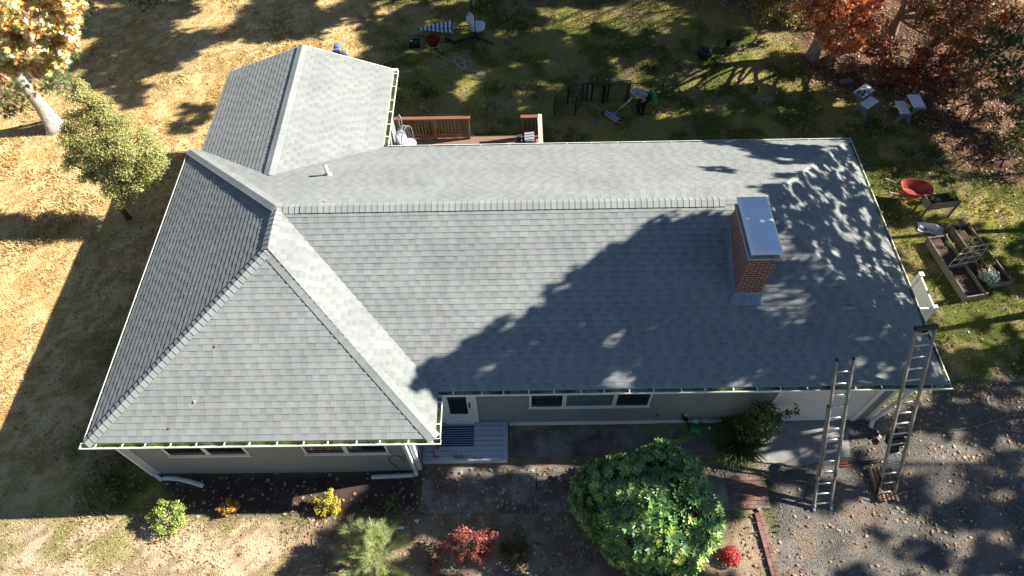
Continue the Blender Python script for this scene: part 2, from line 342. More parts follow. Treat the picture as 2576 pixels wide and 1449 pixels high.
class Roof:
    def __init__(s): s.v=[]; s.f=[]; s.c=[]
    def face(s,poly):
        P=[np.array(p,float) for p in poly]; O=P[0]; U=P[1]-P[0]; U/=np.linalg.norm(U); N=np.cross(U,P[2]-P[0]); N/=np.linalg.norm(N)
        if N[2]<0: raise Exception('roof orientation')
        Vv=np.cross(N,U); p2=[((p-O)@U,(p-O)@Vv) for p in P]; vmax=max(q[1] for q in p2); k=0; rnd=random.Random(len(s.f)+5)
        while k*EXPO<vmax-1e-3:
            v0,v1=k*EXPO,(k+1)*EXPO; strip=clip(clip(p2,1,v0,True),1,v1,False)
            if len(strip)>=3:
                u0=min(q[0] for q in strip); u1=max(q[0] for q in strip); u=u0-rnd.uniform(0,.3); hi=rnd.random()<.5
                shade=rnd.uniform(.96,1.04)
                while u<u1:
                    wd=rnd.uniform(.13,.24) if hi else rnd.uniform(.10,.22)
                    cell=clip(clip(strip,0,u,True),0,u+wd,False)
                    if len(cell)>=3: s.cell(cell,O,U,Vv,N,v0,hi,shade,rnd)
                    u+=wd; hi=not hi
            k+=1
    def cell(s,cell,O,U,V,N,v0,hi,shade,rnd):
        hgt=lambda v: .010*(1-(v-v0)/EXPO)+(.0022 if hi else 0)+.002
        top=[O+U*q[0]+V*q[1]+N*hgt(q[1]) for q in cell]; bot=[O+U*q[0]+V*q[1]-N*.004 for q in cell]
        n0=len(s.v); m=len(cell); s.v+=top+bot
        t=shade*rnd.uniform(.975,1.025)*(1.03 if hi else .985)
        tint=np.array([1+rnd.uniform(-.01,.02),1,1+rnd.uniform(-.01,.015)])
        base=BASE*t*tint
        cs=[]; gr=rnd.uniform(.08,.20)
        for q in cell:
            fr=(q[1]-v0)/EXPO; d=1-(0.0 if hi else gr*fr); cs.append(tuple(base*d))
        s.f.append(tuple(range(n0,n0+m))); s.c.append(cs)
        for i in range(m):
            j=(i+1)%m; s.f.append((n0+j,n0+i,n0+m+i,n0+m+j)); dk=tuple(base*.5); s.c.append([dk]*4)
    def build(s,name,parent):
        off=woff(parent); me=bpy.data.meshes.new(name); me.from_pydata((np.array(s.v)-off).tolist(),[],s.f)
        at=me.color_attributes.new('Col','FLOAT_COLOR','CORNER'); d=[]
        for cs in s.c:
            for c in cs: d+=[c[0],c[1],c[2],1]
        at.data.foreach_set('color',d); return new_obj(name,me,parent,M_shin)
K=(3.9,HRr,H+pp*HRr); KR=(L_-HRr,HRr,H+pp*HRr); WR=(A_/2,-w_+A_/2,H+pp*A_/2)
yend=W_-pr*br/pp; RG=(xr,W_+RR,H+pr*br); RE=(xr,yend,H+pr*br)
faces=[[(A_,0,H),(L_,0,H),KR,K],[(0,W_,H),(0,-w_,H),WR,K],[(A_,-w_,H),(A_,0,H),K,WR],[(0,-w_,H),(A_,-w_,H),WR],[(L_,W_,H),(0,W_,H),K,KR],[(L_,0,H),(L_,W_,H),KR]]
rear=[[(xr+br,W_,H),(xr+br,W_+RR,H),RG,RE],[(xr-br,W_+RR,H),(xr-br,W_,H),RE,RG]]
R=Roof()
for f_ in faces+rear: R.face(f_)
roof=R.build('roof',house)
mb=MB()
for f_ in faces+rear: mb.face([np.array(p)-np.array([0,0,.02]) for p in f_])
for poly in ([(0,-w_),(A_,-w_),(A_,0),(L_,0),(L_,W_),(0,W_)],[(xr-br,W_+.002),(xr+br,W_+.002),(xr+br,W_+RR-.02),(xr-br,W_+RR-.02)]): mb.face([(x,y,H-.14) for x,y in poly][::-1])
mb.build('soffit',M_white,house)
# ridge and hip caps
def caps(name,p0,p1,n1,n2,lift=.012,half=.155,step=.143,th=.012,flare=True):
    p0=np.array(p0,float);p1=np.array(p1,float);n1=np.array(n1,float);n2=np.array(n2,float);n1/=np.linalg.norm(n1);n2/=np.linalg.norm(n2)
    d=p1-p0; Ln=np.linalg.norm(d); d/=Ln
    s1=np.cross(d,n1); s1=s1 if s1[2]<0 or abs(s1[2])<1e-6 else -s1; s2=np.cross(n2,d); s2=s2 if s2[2]<0 else -s2
    if s1@s2>0.9: s2=-s2
    up=np.array([0,0,1.])-d*d[2]; up/=np.linalg.norm(up)
    R=Roof(); n=int(Ln/step)+1; rnd=random.Random(n)
    for i in range(n):
        a=p0+d*(i*step); b=p0+d*min((i+1)*step+.01,Ln); t=rnd.uniform(.97,1.13)*1.06; base=BASE*t
        za=lift+th+.006; zb=lift+.004
        prof=[]
        for q,z in ((a,za),(b,zb)):
            prof.append([q+s1*half+n1*(z), q+s1*half*.3+n1*z*1.0, q+up*(z+.004)*1.0, q+s2*half*.3+n2*z, q+s2*half+n2*(z)])
        n0=len(R.v); R.v+=prof[0]+prof[1]
        R.v+=[q-up*(th+lift) for q in prof[0]]
        for j in range(4):
            fa,fb,fc,fd=n0+j,n0+j+1,n0+5+j+1,n0+5+j
            R.f.append((fa,fb,fc,fd)); R.c.append([tuple(base)]*2+[tuple(base*.93)]*2)
            R.f.append((n0+10+j,n0+10+j+1,fb,fa)); R.c.append([tuple(base*.62)]*4)
        # side skirts
        for j0,nn in ((0,n1),(4,n2)):
            va=R.v[n0+j0]; vb=R.v[n0+5+j0]; m0=len(R.v); R.v+=[va-nn*(lift+th+.02),vb-nn*(lift+th+.02)]
            R.f.append((n0+j0,n0+5+j0,m0+1,m0)); R.c.append([tuple(base*.45)]*4)
    o=R.build(name,house); return o
def nrm(f_): 
    a,b,c=[np.array(q,float) for q in f_[:3]]; v=np.cross(b-a,c-a); return v/np.linalg.norm(v)
N=[nrm(f_) for f_ in faces]; NR=[nrm(f_) for f_ in rear]
caps('hip_cap',(0,W_,H),K,N[1],N[4],.03)
caps('hip_cap',(0,-w_,H),WR,N[1],N[3])
caps('hip_cap',(A_,-w_,H),WR,N[2],N[3])
caps('ridge_cap',WR,K,N[1],N[2],.02)
caps('hip_cap',(L_,0,H),KR,N[0],N[5],.0,th=.006,half=.13)
caps('hip_cap',(L_,W_,H),KR,N[5],N[4],.0,th=.006,half=.13)
caps('ridge_cap',(K[0]+.55,HRr,K[2]),(14.6,HRr,K[2]),N[0],N[4],.022,half=.155,th=.007)
caps('ridge_cap',(K[0],HRr,K[2]),(K[0]+.55,HRr,K[2]),N[0],N[4],.012,half=.16)
caps('ridge_cap',RG,RE,NR[1],NR[0],.03,half=.17)
# walls: lapped siding
WX0,WX1,WX2=.36,7.09,18.82; WY0,WY1,WY2=-.93,.30,W_-.35
def siding(mb,a,b,z0,z1,lap=.1):
    a=np.array(a,float);b=np.array(b,float); d=(b-a)/np.linalg.norm(b-a); nn=np.array([d[1],-d[0]]) # outward to the right of a->b
    z=z0
    while z<z1-1e-4:
        zt=min(z+lap,z1); o=nn*.018
        mb.face([(a[0]+o[0],a[1]+o[1],z),(b[0]+o[0],b[1]+o[1],z),(b[0],b[1],zt),(a[0],a[1],zt)])
        mb.face([(a[0],a[1],z),(b[0],b[1],z),(b[0]+o[0],b[1]+o[1],z),(a[0]+o[0],a[1]+o[1],z)])
        z=zt
ztop=H-.14
mb=MB()
ry0,ry1=xr-br+.3,xr+br-.3
ring=[(WX0,WY0),(WX1,WY0),(WX1,WY1),(WX2,WY1),(WX2,WY2),(ry1,WY2),(ry1,W_+RR-.25),(ry0,W_+RR-.25),(ry0,WY2),(WX0,WY2)]
for i in range(len(ring)): siding(mb,ring[i],ring[(i+1)%len(ring)],.12,ztop)
walls=mb.build('wall',M_siding,house)
# gable triangle
mb=MB(); yg=W_+RR-.25; mb.face([(ry0,yg,ztop),(xr,yg,H+pr*br-.06),(ry1,yg,ztop)]); mb.build('gable_wall',M_siding,house)
# foundation
mb=MB()
M_found=mat('foundation',(.30,.30,.29),.9,.2,5)
for i in range(len(ring)):
    a=np.array(ring[i]);b=np.array(ring[(i+1)%len(ring)]); mb.face([(a[0],a[1],-.15),(b[0],b[1],-.15),(b[0],b[1],.12),(a[0],a[1],.12)])
mb.build('foundation',M_found,house)
# corner boards
for (x,y) in ((WX0,WY0),(WX1,WY0),(WX2,WY1),(WX2,WY2),(WX0,WY2)): mb=MB(); mb.b2((x-.07 if x>5 else x-.025,y-.025 if y<4 else y-.07,.12),(x+.025 if x>5 else x+.07,y+.07 if y<4 else y+.025,ztop-.002)); mb.build('corner_board',M_white,house)
mb=MB(); mb.b2((9.34,WY1-.05,.03),(14.95,WY1-.016,.20)); mb.build('skirt_board',M_white,house)
# fascia, gutters with hangers
M_gut_in=mat('gutter_inside',(.42,.48,.24),.7,.5,9,col2=(.16,.19,.10))
def gutter(a,b,hang=True,hl=None,hs=(.5,.66),wd=.125,dirt=True,fascia=True,ends=(0,0)):
    a=np.array((*a,0.));b=np.array((*b,0.)); d=(b-a)/np.linalg.norm(b-a); nn=np.array([d[1],-d[0],0]); zt=H-.018
    a=a-d*ends[0]; b=b+d*ends[1]; Z=np.array([0,0,1.])
    mb=MB(); mi=MB()
    def strip(m,prof):
        for (o0,z0),(o1,z1) in zip(prof[:-1],prof[1:]):
            m.face([a+nn*o0+Z*z0,b+nn*o0+Z*z0,b+nn*o1+Z*z1,a+nn*o1+Z*z1])
    strip(mb,[(.004,zt-.02),(.004,zt-.12),(wd-.03,zt-.12),(wd-.002,zt-.045),(wd,zt),(wd-.02,zt+.003),(wd-.02,zt-.006)])
    for q in (a,b):
        mb.face([q+nn*.004+Z*(zt-.01),q+nn*.004+Z*(zt-.12),q+nn*(wd-.03)+Z*(zt-.12),q+nn*wd+Z*zt])
    strip(mi,[(.008,zt-.01),(.008,zt-.108),(wd-.034,zt-.108),(wd-.016,zt-.04),(wd-.018,zt-.004)])
    gu=mb.build('gutter',M_whitem,house); mi.build('gutter_trough',M_gut_in,gu)
    Lg=np.linalg.norm(b-a)
    if hang:
        k=.35
        while k<Lg:
            hb=MB(); q=a+d*k; hb.box(q+nn*((wd/2+.002) if hl is None else wd-hl/2)+Z*(zt-.004),(.028,(wd-.002) if hl is None else hl,.01),ax=(d,nn,Z)); k+=random.uniform(*hs); hb.build('hanger',M_whitem,gu)
    if fascia:
        fb=MB(); fb.hexa([a-nn*.012+Z*(H-.16),a+nn*.002+Z*(H-.16),b+nn*.002+Z*(H-.16),b-nn*.012+Z*(H-.16)],[a-nn*.012+Z*(H-.012),a+nn*.002+Z*(H-.012),b+nn*.002+Z*(H-.012),b-nn*.012+Z*(H-.012)]); fb.build('fascia',M_white,house)
G_=.125
gutter((0,-w_),(A_,-w_),ends=(G_,G_)); gutter((A_,-w_+.003),(A_,-G_-.01)); gutter((A_+.01,0),(L_,0),ends=(0,G_)); gutter((L_,.003),(L_,W_-.003),hl=.045); gutter((L_,W_),(xr+br+.13,W_),ends=(G_,0),hl=.04,hs=(.7,.9),wd=.1); gutter((0,W_-.003),(0,-w_+.003),hl=.03,hs=(.6,.8),wd=.09)
gutter((xr+br,W_+.14),(xr+br,W_+RR-.01),wd=.16)
mb=MB(); mb.b2((-.01,W_,H-.15),(xr-br-.005,W_+.02,H-.01))
yk=W_+RR
mb.hexa([(xr-br-.02,yk,H-.17),(xr+br+.02,yk,H-.17),(xr+br+.02,yk+.025,H-.17),(xr-br-.02,yk+.025,H-.17)],[(xr-br-.02,yk,H-.145),(xr+br+.02,yk,H-.145),(xr+br+.02,yk+.025,H-.145),(xr-br-.02,yk+.025,H-.145)])
for s_ in (-1,1):
    e=np.array([xr+s_*(br+.02),yk,H]);t=np.array([xr,yk,H+pr*br+.01]); o=np.array([0,.028,0]); zz=np.array([0,0,.15])
    mb.hexa([e-zz,t-zz,t-zz+o,e-zz+o] if s_<0 else [t-zz,e-zz,e-zz+o,t-zz+o],[e+o*0+zz*.06,t+zz*.06,t+o+zz*.06,e+o+zz*.06] if s_<0 else [t+zz*.06,e+zz*.06,e+o+zz*.06,t+o+zz*.06])
mb.box((xr+br+.06,yk-.02,H-.05),(.16,.12,.14))
mb.build('rake_board',M_white,house)
# downspouts
def downspout(pts,wd=.09,ext=None,rib=True):
    mb=MB(); 
    for a,b in zip(pts[:-1],pts[1:]): mb.bar(a,b,wd,wd*.8)
    o=mb.build('downspout',M_white,house,bevel=.006)
    if ext is not None:
        e=MB(); ps=[];rs=[]
        E_=[np.array(q,float) for q in ext]; seg=[np.linalg.norm(b-a) for a,b in zip(E_[:-1],E_[1:])]; tot=sum(seg); nn_=int(tot/.012)
        for i in range(nn_+1):
            s_=i/nn_*tot; k=0
            while k<len(seg)-1 and s_>seg[k]: s_-=seg[k]; k+=1
            ps.append(E_[k]+(E_[k+1]-E_[k])*min(1,s_/seg[k])); fr=i/nn_
            rs.append(.058+(.007*math.sin(i*math.pi/1.5) if .14<fr<.9 else 0))
        # smooth path
        for _ in range(30): ps=[ps[0]]+[(ps[i-1]+ps[i]*2+ps[i+1])/4 for i in range(1,len(ps)-1)]+[ps[-1]]
        e.tube(ps,rs,10); e.build('flexible_extension',M_white,o,smooth=True)
    return o
ex=.45
downspout([(WX0-.04,WY0-.2,H-.15),(WX0-.03,WY0-.08,H-.42),(WX0-.03,WY0-.08,.22),g(407,1208,.06)],ext=[g(411,1203,.08),g(440,1203,.07),g(480,1212,.07),g(511,1222,.06)])
downspout([(WX1-.15,WY0-.2,H-.15),(WX1-.15,WY0-.08,H-.4),(WX1-.12,WY0-.08,.22),g(1048,1196,.1)],ext=[g(1041,1195,.09),g(1000,1197,.07),g(935,1200,.06)])
d0=g(2192,1066,.15); downspout([(WX2+.1,-.05,H-.15),(WX2+.1,.08,H-.42),(WX2+.06,WY1-.1,.18),g(2190,1075,.05)],wd=.1)
# windows
M_glassd=glass('dark_window_glass',(.012,.015,.02)); M_glassb=mat('window_blind_glass',(.10,.17,.19),.12,.25,3,spec=.9)
M_screen=mat('insect_screen',(.035,.037,.042),.6,.1,40)
def window(x0,x1,z0,z1,y,parts,nrmy=-1):
    fr=MB(); t=.055; yo=y-.035; yi=y+.03
    fr.b2((x0,yo,z0),(x1,yi,z0+t)); fr.b2((x0,yo,z1-t),(x1,yi,z1)); fr.b2((x0,yo,z0+t),(x0+t,yi,z1-t)); fr.b2((x1-t,yo,z0+t),(x1,yi,z1-t))
    inner=[]
    edges=[x0+t]
    for p_ in parts[:-1]: edges.append(x0+t+(x1-x0-2*t)*p_)
    edges.append(x1-t)
    for e_ in edges[1:-1]: fr.b2((e_-.05,yo,z0+t),(e_+.05,yi,z1-t))
    win=fr.build('window',M_white,house)
    sl=MB(); sl.b2((x0-.03,yo-.03,z0-.03),(x1+.03,yo-.002,z0+.015)); sl.build('sill',M_white,win)
    for i in range(len(edges)-1):
        a=edges[i]+(.05 if i else 0); b=edges[i+1]-(.05 if i<len(edges)-2 else 0); m=parts_m[i] if parts_m else M_glassd
        pn=MB(); pn.b2((a+.002,y-.022,z0+t+.002),(b-.002,y-.016,z1-t-.002)); pn.build('pane',m,win)
        rl=MB(); zc=(z0+z1)/2
        if m is M_glassd: rl.b2((a+.003,y-.031,zc-.02),(b-.003,y-.023,zc+.02)); rl.b2((a+.003,y-.029,z0+t+.003),(b-.003,y-.0235,z0+t+.16)); rl.build('sash_rail',M_black if 0 else M_screen,win)
    return win
parts_m=None
def zon(u,v,y): return gy(u,v,y)[2]
zw=zon(520,1143,WY0)
xa,xb=gy(425,1143,WY0)[0],gy(630,1141,WY0)[0]; window(xa,xb,zw,zw+1.15,WY0,[.5,1])
xa,xb=gy(770,1140,WY0)[0],gy(980,1137,WY0)[0]; window(xa,xb,zw,zw+1.15,WY0,[.5,1])
zw2=zon(1480,1021,WY1); parts_m=[M_glassd,M_glassb,M_glassd]
xa,xb=gy(1331,1023,WY1)[0],gy(1632,1019,WY1)[0]; window(xa,xb,zw2,min(zw2+1.2,ztop-.15),WY1,[.28,.71,1]); parts_m=None
# eagle-like leaf decal behind the middle pane: dried wreath
# front door
y=WY1; x0,x1=gy(1115,1062,y)[0],gy(1208,1062,y)[0]-.02
zf=.32
mb=MB(); t=.11
mb.b2((x0,y-.06,zf),(x0+t,y+.02,2.45)); mb.b2((x1-t,y-.06,zf),(x1,y+.02,2.45)); mb.b2((x0+t,y-.06,2.38),(x1-t,y+.02,2.45)); mb.b2((x0+t,y-.10,zf),(x1-t,y+.02,zf+.07))
dr=mb.build('front_door',M_white,house)
mb=MB(); a,b=x0+t+.005,x1-t-.005; z0,z1=zf+.075,2.375
for lo,hi in (((a,z0),(b,z0+.42)),((a,z1-.14),(b,z1)),((a,z0+.42),(a+.13,z1-.14)),((b-.13,z0+.42),(b,z1-.14))): mb.b2((lo[0],y-.045,lo[1]),(hi[0],y-.012,hi[1]))
lf=mb.build('door_leaf',M_white,dr)
mb=MB(); mb.b2((a+.132,y-.036,z0+.422),(b-.132,y-.026,z1-.142)); mb.build('pane',M_glassd,dr)
mb=MB(); mb.b2((a+.02,y-.058,z0+.02),(b-.02,y-.046,z0+.2)); mb.build('kick_plate',M_whitem,dr,bevel=.004)
mb=MB(); mb.lathe((b-.065,y-.046,z0+.98),[(.03,0),(.03,.012),(.02,.03),(.03,.05),(.02,.07)],12,ax=((1,0,0),(0,0,1),(0,-1,0))); mb.lathe((b-.065,y-.046,z0+1.1),[(.028,0),(.028,.02),(.01,.03)],12,ax=((1,0,0),(0,0,1),(0,-1,0))); mb.build('handle',M_black,dr,smooth=True)
# garage door
x0=gy(1912,1062,y)[0]; x1=gy(2128,1062,y)[0]
print('garage',x0,x1,'windows z',zw,zw2)
mb=MB(); mb.b2((x0-.1,y-.05,.03),(x0,y+.02,2.4)); mb.b2((x1,y-.05,.03),(x1+.14,y+.02,2.4)); mb.b2((x0-.1,y-.05,2.25),(x1+.14,y+.02,2.4)) if 0 else mb.b2((x0,y-.05,2.26),(x1,y+.02,2.4))
gd=mb.build('garage_door',M_white,house)
mb=MB(); nrow=4; ncol=4; z0=.035; dz=(2.255-z0)/nrow
for r_ in range(nrow):
    zz0=z0+r_*dz; mb.b2((x0+.003,y-.02,zz0),(x1-.003,y+.01,zz0+dz-.008))
    for c_ in range(ncol):
        wd=(x1-x0)/ncol; cx0=x0+c_*wd+.07; cx1=x0+(c_+1)*wd-.07
        for q in (.1,.33): mb.hexa([(cx0,y-.0205,zz0+q),(cx1,y-.0205,zz0+q),(cx1,y-.02,zz0+q),(cx0,y-.02,zz0+q)],[(cx0,y-.029,zz0+q+.012),(cx1,y-.029,zz0+q+.012),(cx1,y-.02,zz0+q+.03),(cx0,y-.02,zz0+q+.03)])
mb.build('door_panel',mat('garage_door_paint',(.70,.69,.67),.5,.05,4),gd)
# ---- chimney
M_brick=bpy.data.materials.new('chimney_brick'); M_brick.use_nodes=True; n=M_brick.node_tree.nodes; l=M_brick.node_tree.links; P_=n['Principled BSDF']; P_.inputs['Roughness'].default_value=.85
uv=n.new('ShaderNodeUVMap'); uv.uv_map='UVMap'
bt=n.new('ShaderNodeTexBrick'); bt.inputs['Scale'].default_value=1; bt.inputs['Brick Width'].default_value=.21; bt.inputs['Row Height'].default_value=.071; bt.inputs['Mortar Size'].default_value=.0105; bt.inputs['Mortar Smooth'].default_value=.15
bt.inputs['Color1'].default_value=(.125,.017,.020,1); bt.inputs['Color2'].default_value=(.19,.034,.038,1); bt.inputs['Mortar'].default_value=(.40,.35,.36,1); bt.inputs['Bias'].default_value=-.1
l.new(uv.outputs[0],bt.inputs['Vector']); ns=n.new('ShaderNodeTexNoise'); ns.inputs['Scale'].default_value=9; ns.inputs['Detail'].default_value=6; l.new(uv.outputs[0],ns.inputs['Vector'])
mr=n.new('ShaderNodeMapRange'); mr.inputs[1].default_value=.58; mr.inputs[2].default_value=.75; mr.inputs[3].default_value=0; mr.inputs[4].default_value=.6; l.new(ns.outputs['Fac'],mr.inputs[0])
mx=n.new('ShaderNodeMix'); mx.data_type='RGBA'; l.new(mr.outputs[0],mx.inputs[0]); l.new(bt.outputs['Color'],mx.inputs[6]); mx.inputs[7].default_value=(.24,.12,.10,1); l.new(mx.outputs[2],P_.inputs['Base Color'])
bm=n.new('ShaderNodeBump'); bm.inputs['Distance'].default_value=.006; bm.invert=True; l.new(bt.outputs['Fac'],bm.inputs['Height']); l.new(bm.outputs[0],P_.inputs['Normal'])
cx0,cx1,cy0,cy1,ct=14.65,15.27,1.90,3.42,5.07
def uvbox(name,lo,hi,m,parent):
    mb=MB(); mb.b2(lo,hi); o=mb.build(name,m,parent); me=o.data; uvl=me.uv_layers.new(name='UVMap'); off=woff(o)
    for p_ in me.polygons:
        for li in p_.loop_indices:
            v=np.array(me.vertices[me.loops[li].vertex_index].co)+off; nn=p_.normal
            uvl.data[li].uv=(v[1]-.0 if abs(nn.x)>.5 else v[0]+ (0 if abs(nn.y)>.5 else 0), v[2] if abs(nn.z)<.5 else v[1])
    return o
chim=uvbox('chimney',(cx0,cy0,3.2),(cx1,cy1,ct),M_brick,house)
mb=MB(); mb.b2((cx0-.035,cy0-.035,ct),(cx1+.035,cy1+.035,ct+.07)); mb.build('crown',mat('mortar_crown',(.36,.38,.38),.9,.3,8,bump=.006),chim,bevel=.015)
mb=MB(); mb.b2((cx0+.06,cy0+.07,ct+.07),(cx1-.06,cy1-.07,ct+.21)); mb.build('spark_screen',M_black,chim)
z0,z1=ct+.21,ct+.30; x0,x1,y0,y1=cx0-.02,cx1+.06,cy0-.03,cy1+.10
mb=MB(); ap=((x0+x1)/2,(y0+y1)/2-.02,z0+.085); q=[(x0+.03,y0+.03,z0+.06),(x1-.03,y0+.03,z0+.06),(x1-.03,y1-.03,z0+.06),(x0+.03,y1-.03,z0+.06)]; r_=[(x0,y0,z0),(x1,y0,z0),(x1,y1,z0),(x0,y1,z0)]
q=[(x0+.075,y0+.06,z0+.05),(x1-.055,y0+.06,z0+.05),(x1-.055,y1-.045,z0+.05),(x0+.075,y1-.045,z0+.05)]
for i in range(4): mb.face([q[i],q[(i+1)%4],ap]); mb.face([r_[i],r_[(i+1)%4],q[(i+1)%4],q[i]])
mb.face([(p_[0],p_[1],p_[2]-.004) for p_ in r_][::-1])
M_capm=mat('chimney_cap_metal',(.86,.90,.93),.42,.06,2,metal=.0,spec=.6)
mb.build('chimney_cap',M_capm,chim)
# flashing
M_lead=mat('lead_flashing',(.28,.33,.38),.5,.3,7,metal=.3,bump=.004)
mb=MB(); zr=lambda y_: H+pp*y_
for s_,x in ((-1,cx0),(1,cx1)):
    a,b=(x-.012,x) if s_<0 else (x,x+.012)
    mb.hexa([(a,cy0-.01,zr(cy0)),(b,cy0-.01,zr(cy0)),(b,cy1,zr(cy1)),(a,cy1,zr(cy1))],[(a,cy0-.01,zr(cy0)+.19),(b,cy0-.01,zr(cy0)+.19),(b,cy1,zr(cy1)+.17),(a,cy1,zr(cy1)+.17)])
    a2,b2_=(x-.07,x-.013) if s_<0 else (x+.013,x+.06)
    mb.hexa([(a2,cy0,zr(cy0)+.01),(b2_,cy0,zr(cy0)+.01),(b2_,cy1,zr(cy1)+.01),(a2,cy1,zr(cy1)+.01)],[(a2,cy0,zr(cy0)+.026),(b2_,cy0,zr(cy0)+.026),(b2_,cy1,zr(cy1)+.026),(a2,cy1,zr(cy1)+.026)])
mb.b2((cx0-.012,cy0-.025,zr(cy0)-.1),(cx1+.012,cy0-.002,zr(cy0)+.14))
yy=cy0-.22; mb.hexa([(cx0-.07,yy,zr(yy)+.015),(cx1+.06,yy,zr(yy)+.015),(cx1+.06,cy0-.026,zr(cy0)+.005),(cx0-.07,cy0-.026,zr(cy0)+.005)],[(cx0-.03,yy-.01,zr(yy)+.03),(cx1+.0,yy-.01,zr(yy)+.03),(cx1+.06,cy0-.026,zr(cy0)+.03),(cx0-.07,cy0-.026,zr(cy0)+.03)])
mb.build('flashing',M_lead,chim)
# vent pipe
def onback(u,v):
    d=ray(u,v); nn=np.array([0,pp,1.]); c=H+pp*W_; return CAM+d*((c-nn@CAM)/(nn@d))
vp=onback(826,441)
mb=MB(); mb.tube([vp-np.array([0,0,.05]),vp+np.array([0,0,.36])],.045,16); v1=mb.build('vent_pipe',M_white,house,smooth=True)
mb=MB(); mb.lathe(vp+np.array([0,0,-.05]),[(.11,0),(.11,.07),(.06,.12),(.05,.13)],16); mb.build('flashing_collar',mat('grey_collar',(.3,.3,.3),.5),v1)
print('vent',vp)
# ================================================================ VEGETATION
def surf(u,v):                              # point of roof or ground seen at a place in the photograph
    d=ray(u,v)
    for nn,c,ok in (((0,-pp,1.),H,lambda q:0<=q[1]<=HRr and q[0]<=L_-q[1] and q[0]>=7.75-q[1]),
                    ((0,pp,1.),H+pp*W_,lambda q:HRr<=q[1]<=W_ and q[0]<=L_-(W_-q[1]) and q[0]>3),
                    ((pp,0,1.),H+pp*L_,lambda q:L_-HRr<=q[0]<=L_ and L_-q[0]<=q[1]<=W_-(L_-q[0]))):
        nn=np.array(nn); t=(c-nn@CAM)/(nn@d); q=CAM+d*t
        if t>0 and ok(q): return q
    if u>1990 and v<210: return g(u,v,2.2)
    if ((u-1632)/175)**2+((v-1290)/215)**2<1: return g(u,v,1.7)
    return g(u,v,0)
SD=SUNV/SUNV[2]
def inframe(p,r=0.):
    u,v,zz=pj(p)
    if zz<.5: return False
    m=FOC*r/zz+12
    return -m<u<2576+m and -m<v<1449+m
def clump_leaves(c,r,n,size,cols,wts,rng,sq=.75,shell=.5,up=.5,jit=.16,spread=.34):
    m=max(5,int(9+r*8)); sd=randdirs(m,rng); sc_=sd*(rng.random((m,1))**.33)*np.array([1,1,sq])*r*.82; tone=rng.uniform(.82,1.2,(m,1)); w_=rng.random(m)+.3; ii=rng.choice(m,n,p=w_/w_.sum())
    d=randdirs(n,rng); P=np.array(c)[None,:]+sc_[ii]+d*(rng.random((n,1))**.4)*r*spread*np.array([1,1,.7]); d=unit(d+unit(sc_[ii])*.7)
    N=unit(d*.55+np.array([0,0,up])+rng.normal(size=(n,3))*.6); U,V=frames(N,rng)
    base=palette(n,cols,wts,jit,rng)*tone[ii]
    return P,U,V,size*rng.uniform(.6,1.3,n),base
def cat(parts): return [np.concatenate([p[i] for p in parts]) for i in range(5)]
def limb_path(a,b,rng,sag=.12,n=5):
    a=np.array(a,float);b=np.array(b,float); L=np.linalg.norm(b-a); pts=[]
    k=rng.normal(size=3)*L*.06
    for i in range(n+1):
        t=i/n; pts.append(a+(b-a)*t+np.array([0,0,L*sag])*math.sin(math.pi*t)+k*math.sin(math.pi*t))
    return pts
def make_tree(name,label,cat_,base,top,clumps,lsize,cols,wts=None,nleaf=220,tr=.25,shape=OVAL,mleaf=None,group=None,mb_=None,seed=1,flare=1.5,sq=.75,up=.5,trunkpts=None,curl=.25,limbs=True,jit=.16,thin=1.,spread=.34):
    rng=np.random.default_rng(seed); t=thing(name,label,cat_,base,group)
    base=np.array(base,float); top=np.array(top,float)
    pts=trunkpts or limb_path(base-np.array([0,0,.1]),top,rng,0,7); pts=[np.array(q,float) for q in pts]; k=len(pts)
    mb=MB(); rs=[tr*(flare if i==0 else 1)*(1-.75*i/(k-1))+.01 for i in range(k)]; rs[1]=tr*.95
    mb.tube(pts,rs,12)
    if limbs:
        zs=np.array([q[2] for q in pts])
        for c,r in clumps:
            c=np.array(c); zt=min(max(pts[0][2]+.35*(pts[-1][2]-pts[0][2]),c[2]-np.linalg.norm(c[:2]-pts[-1][:2])*.45),pts[-1][2]-.05)
            j=int(np.clip(np.searchsorted(zs,zt)-1,0,k-2)); f=(zt-zs[j])/(zs[j+1]-zs[j]+1e-6); a=pts[j]+(pts[j+1]-pts[j])*np.clip(f,0,1)
            L=np.linalg.norm(c-a); r0=min(rs[j]*.5,.03+.012*L)*thin; lp=limb_path(a,c,rng,.08,5); mb.tube(lp,[r0*(1-.8*i/5)+.004 for i in range(6)],6)
            for _ in range(3):
                e=c+randdirs(1,rng)[0]*r*.7; mb.tube(limb_path(lp[3],e,rng,.05,3),[r0*.35,r0*.25,r0*.15,.003],5)
    if tr>.15:
        V=np.array(mb.v); nv=12*k
        for i in range(k):
            for j in range(12):
                q=V[i*12+j]; a_=2*math.pi*j/12; h_=max(0,q[2]-base[2]); f_=1+.10*math.sin(a_*3+h_*1.3+seed)+.07*math.sin(a_*5-h_*4)+.22*math.exp(-h_/.25)*max(0,math.cos(a_*3+seed)); V[i*12+j]=pts[i]+(q-pts[i])*f_
        mb.v=[tuple(q) for q in V]
    mb.build('trunk',mb_ or M_bark,t,smooth=True)
    parts=[clump_leaves(c,r,max(12,int(nleaf*r*r)),lsize,cols,wts,rng,sq,up=up,jit=jit,spread=spread) for c,r in clumps]
    P,U,V,S_,Cc=cat(parts); leaves('crown',P,U,V,S_,Cc,shape,mleaf or M_leaf,t,curl)
    return t
OR_=[(.50,.20,.05),(.62,.36,.10),(.30,.22,.06),(.36,.10,.04)]
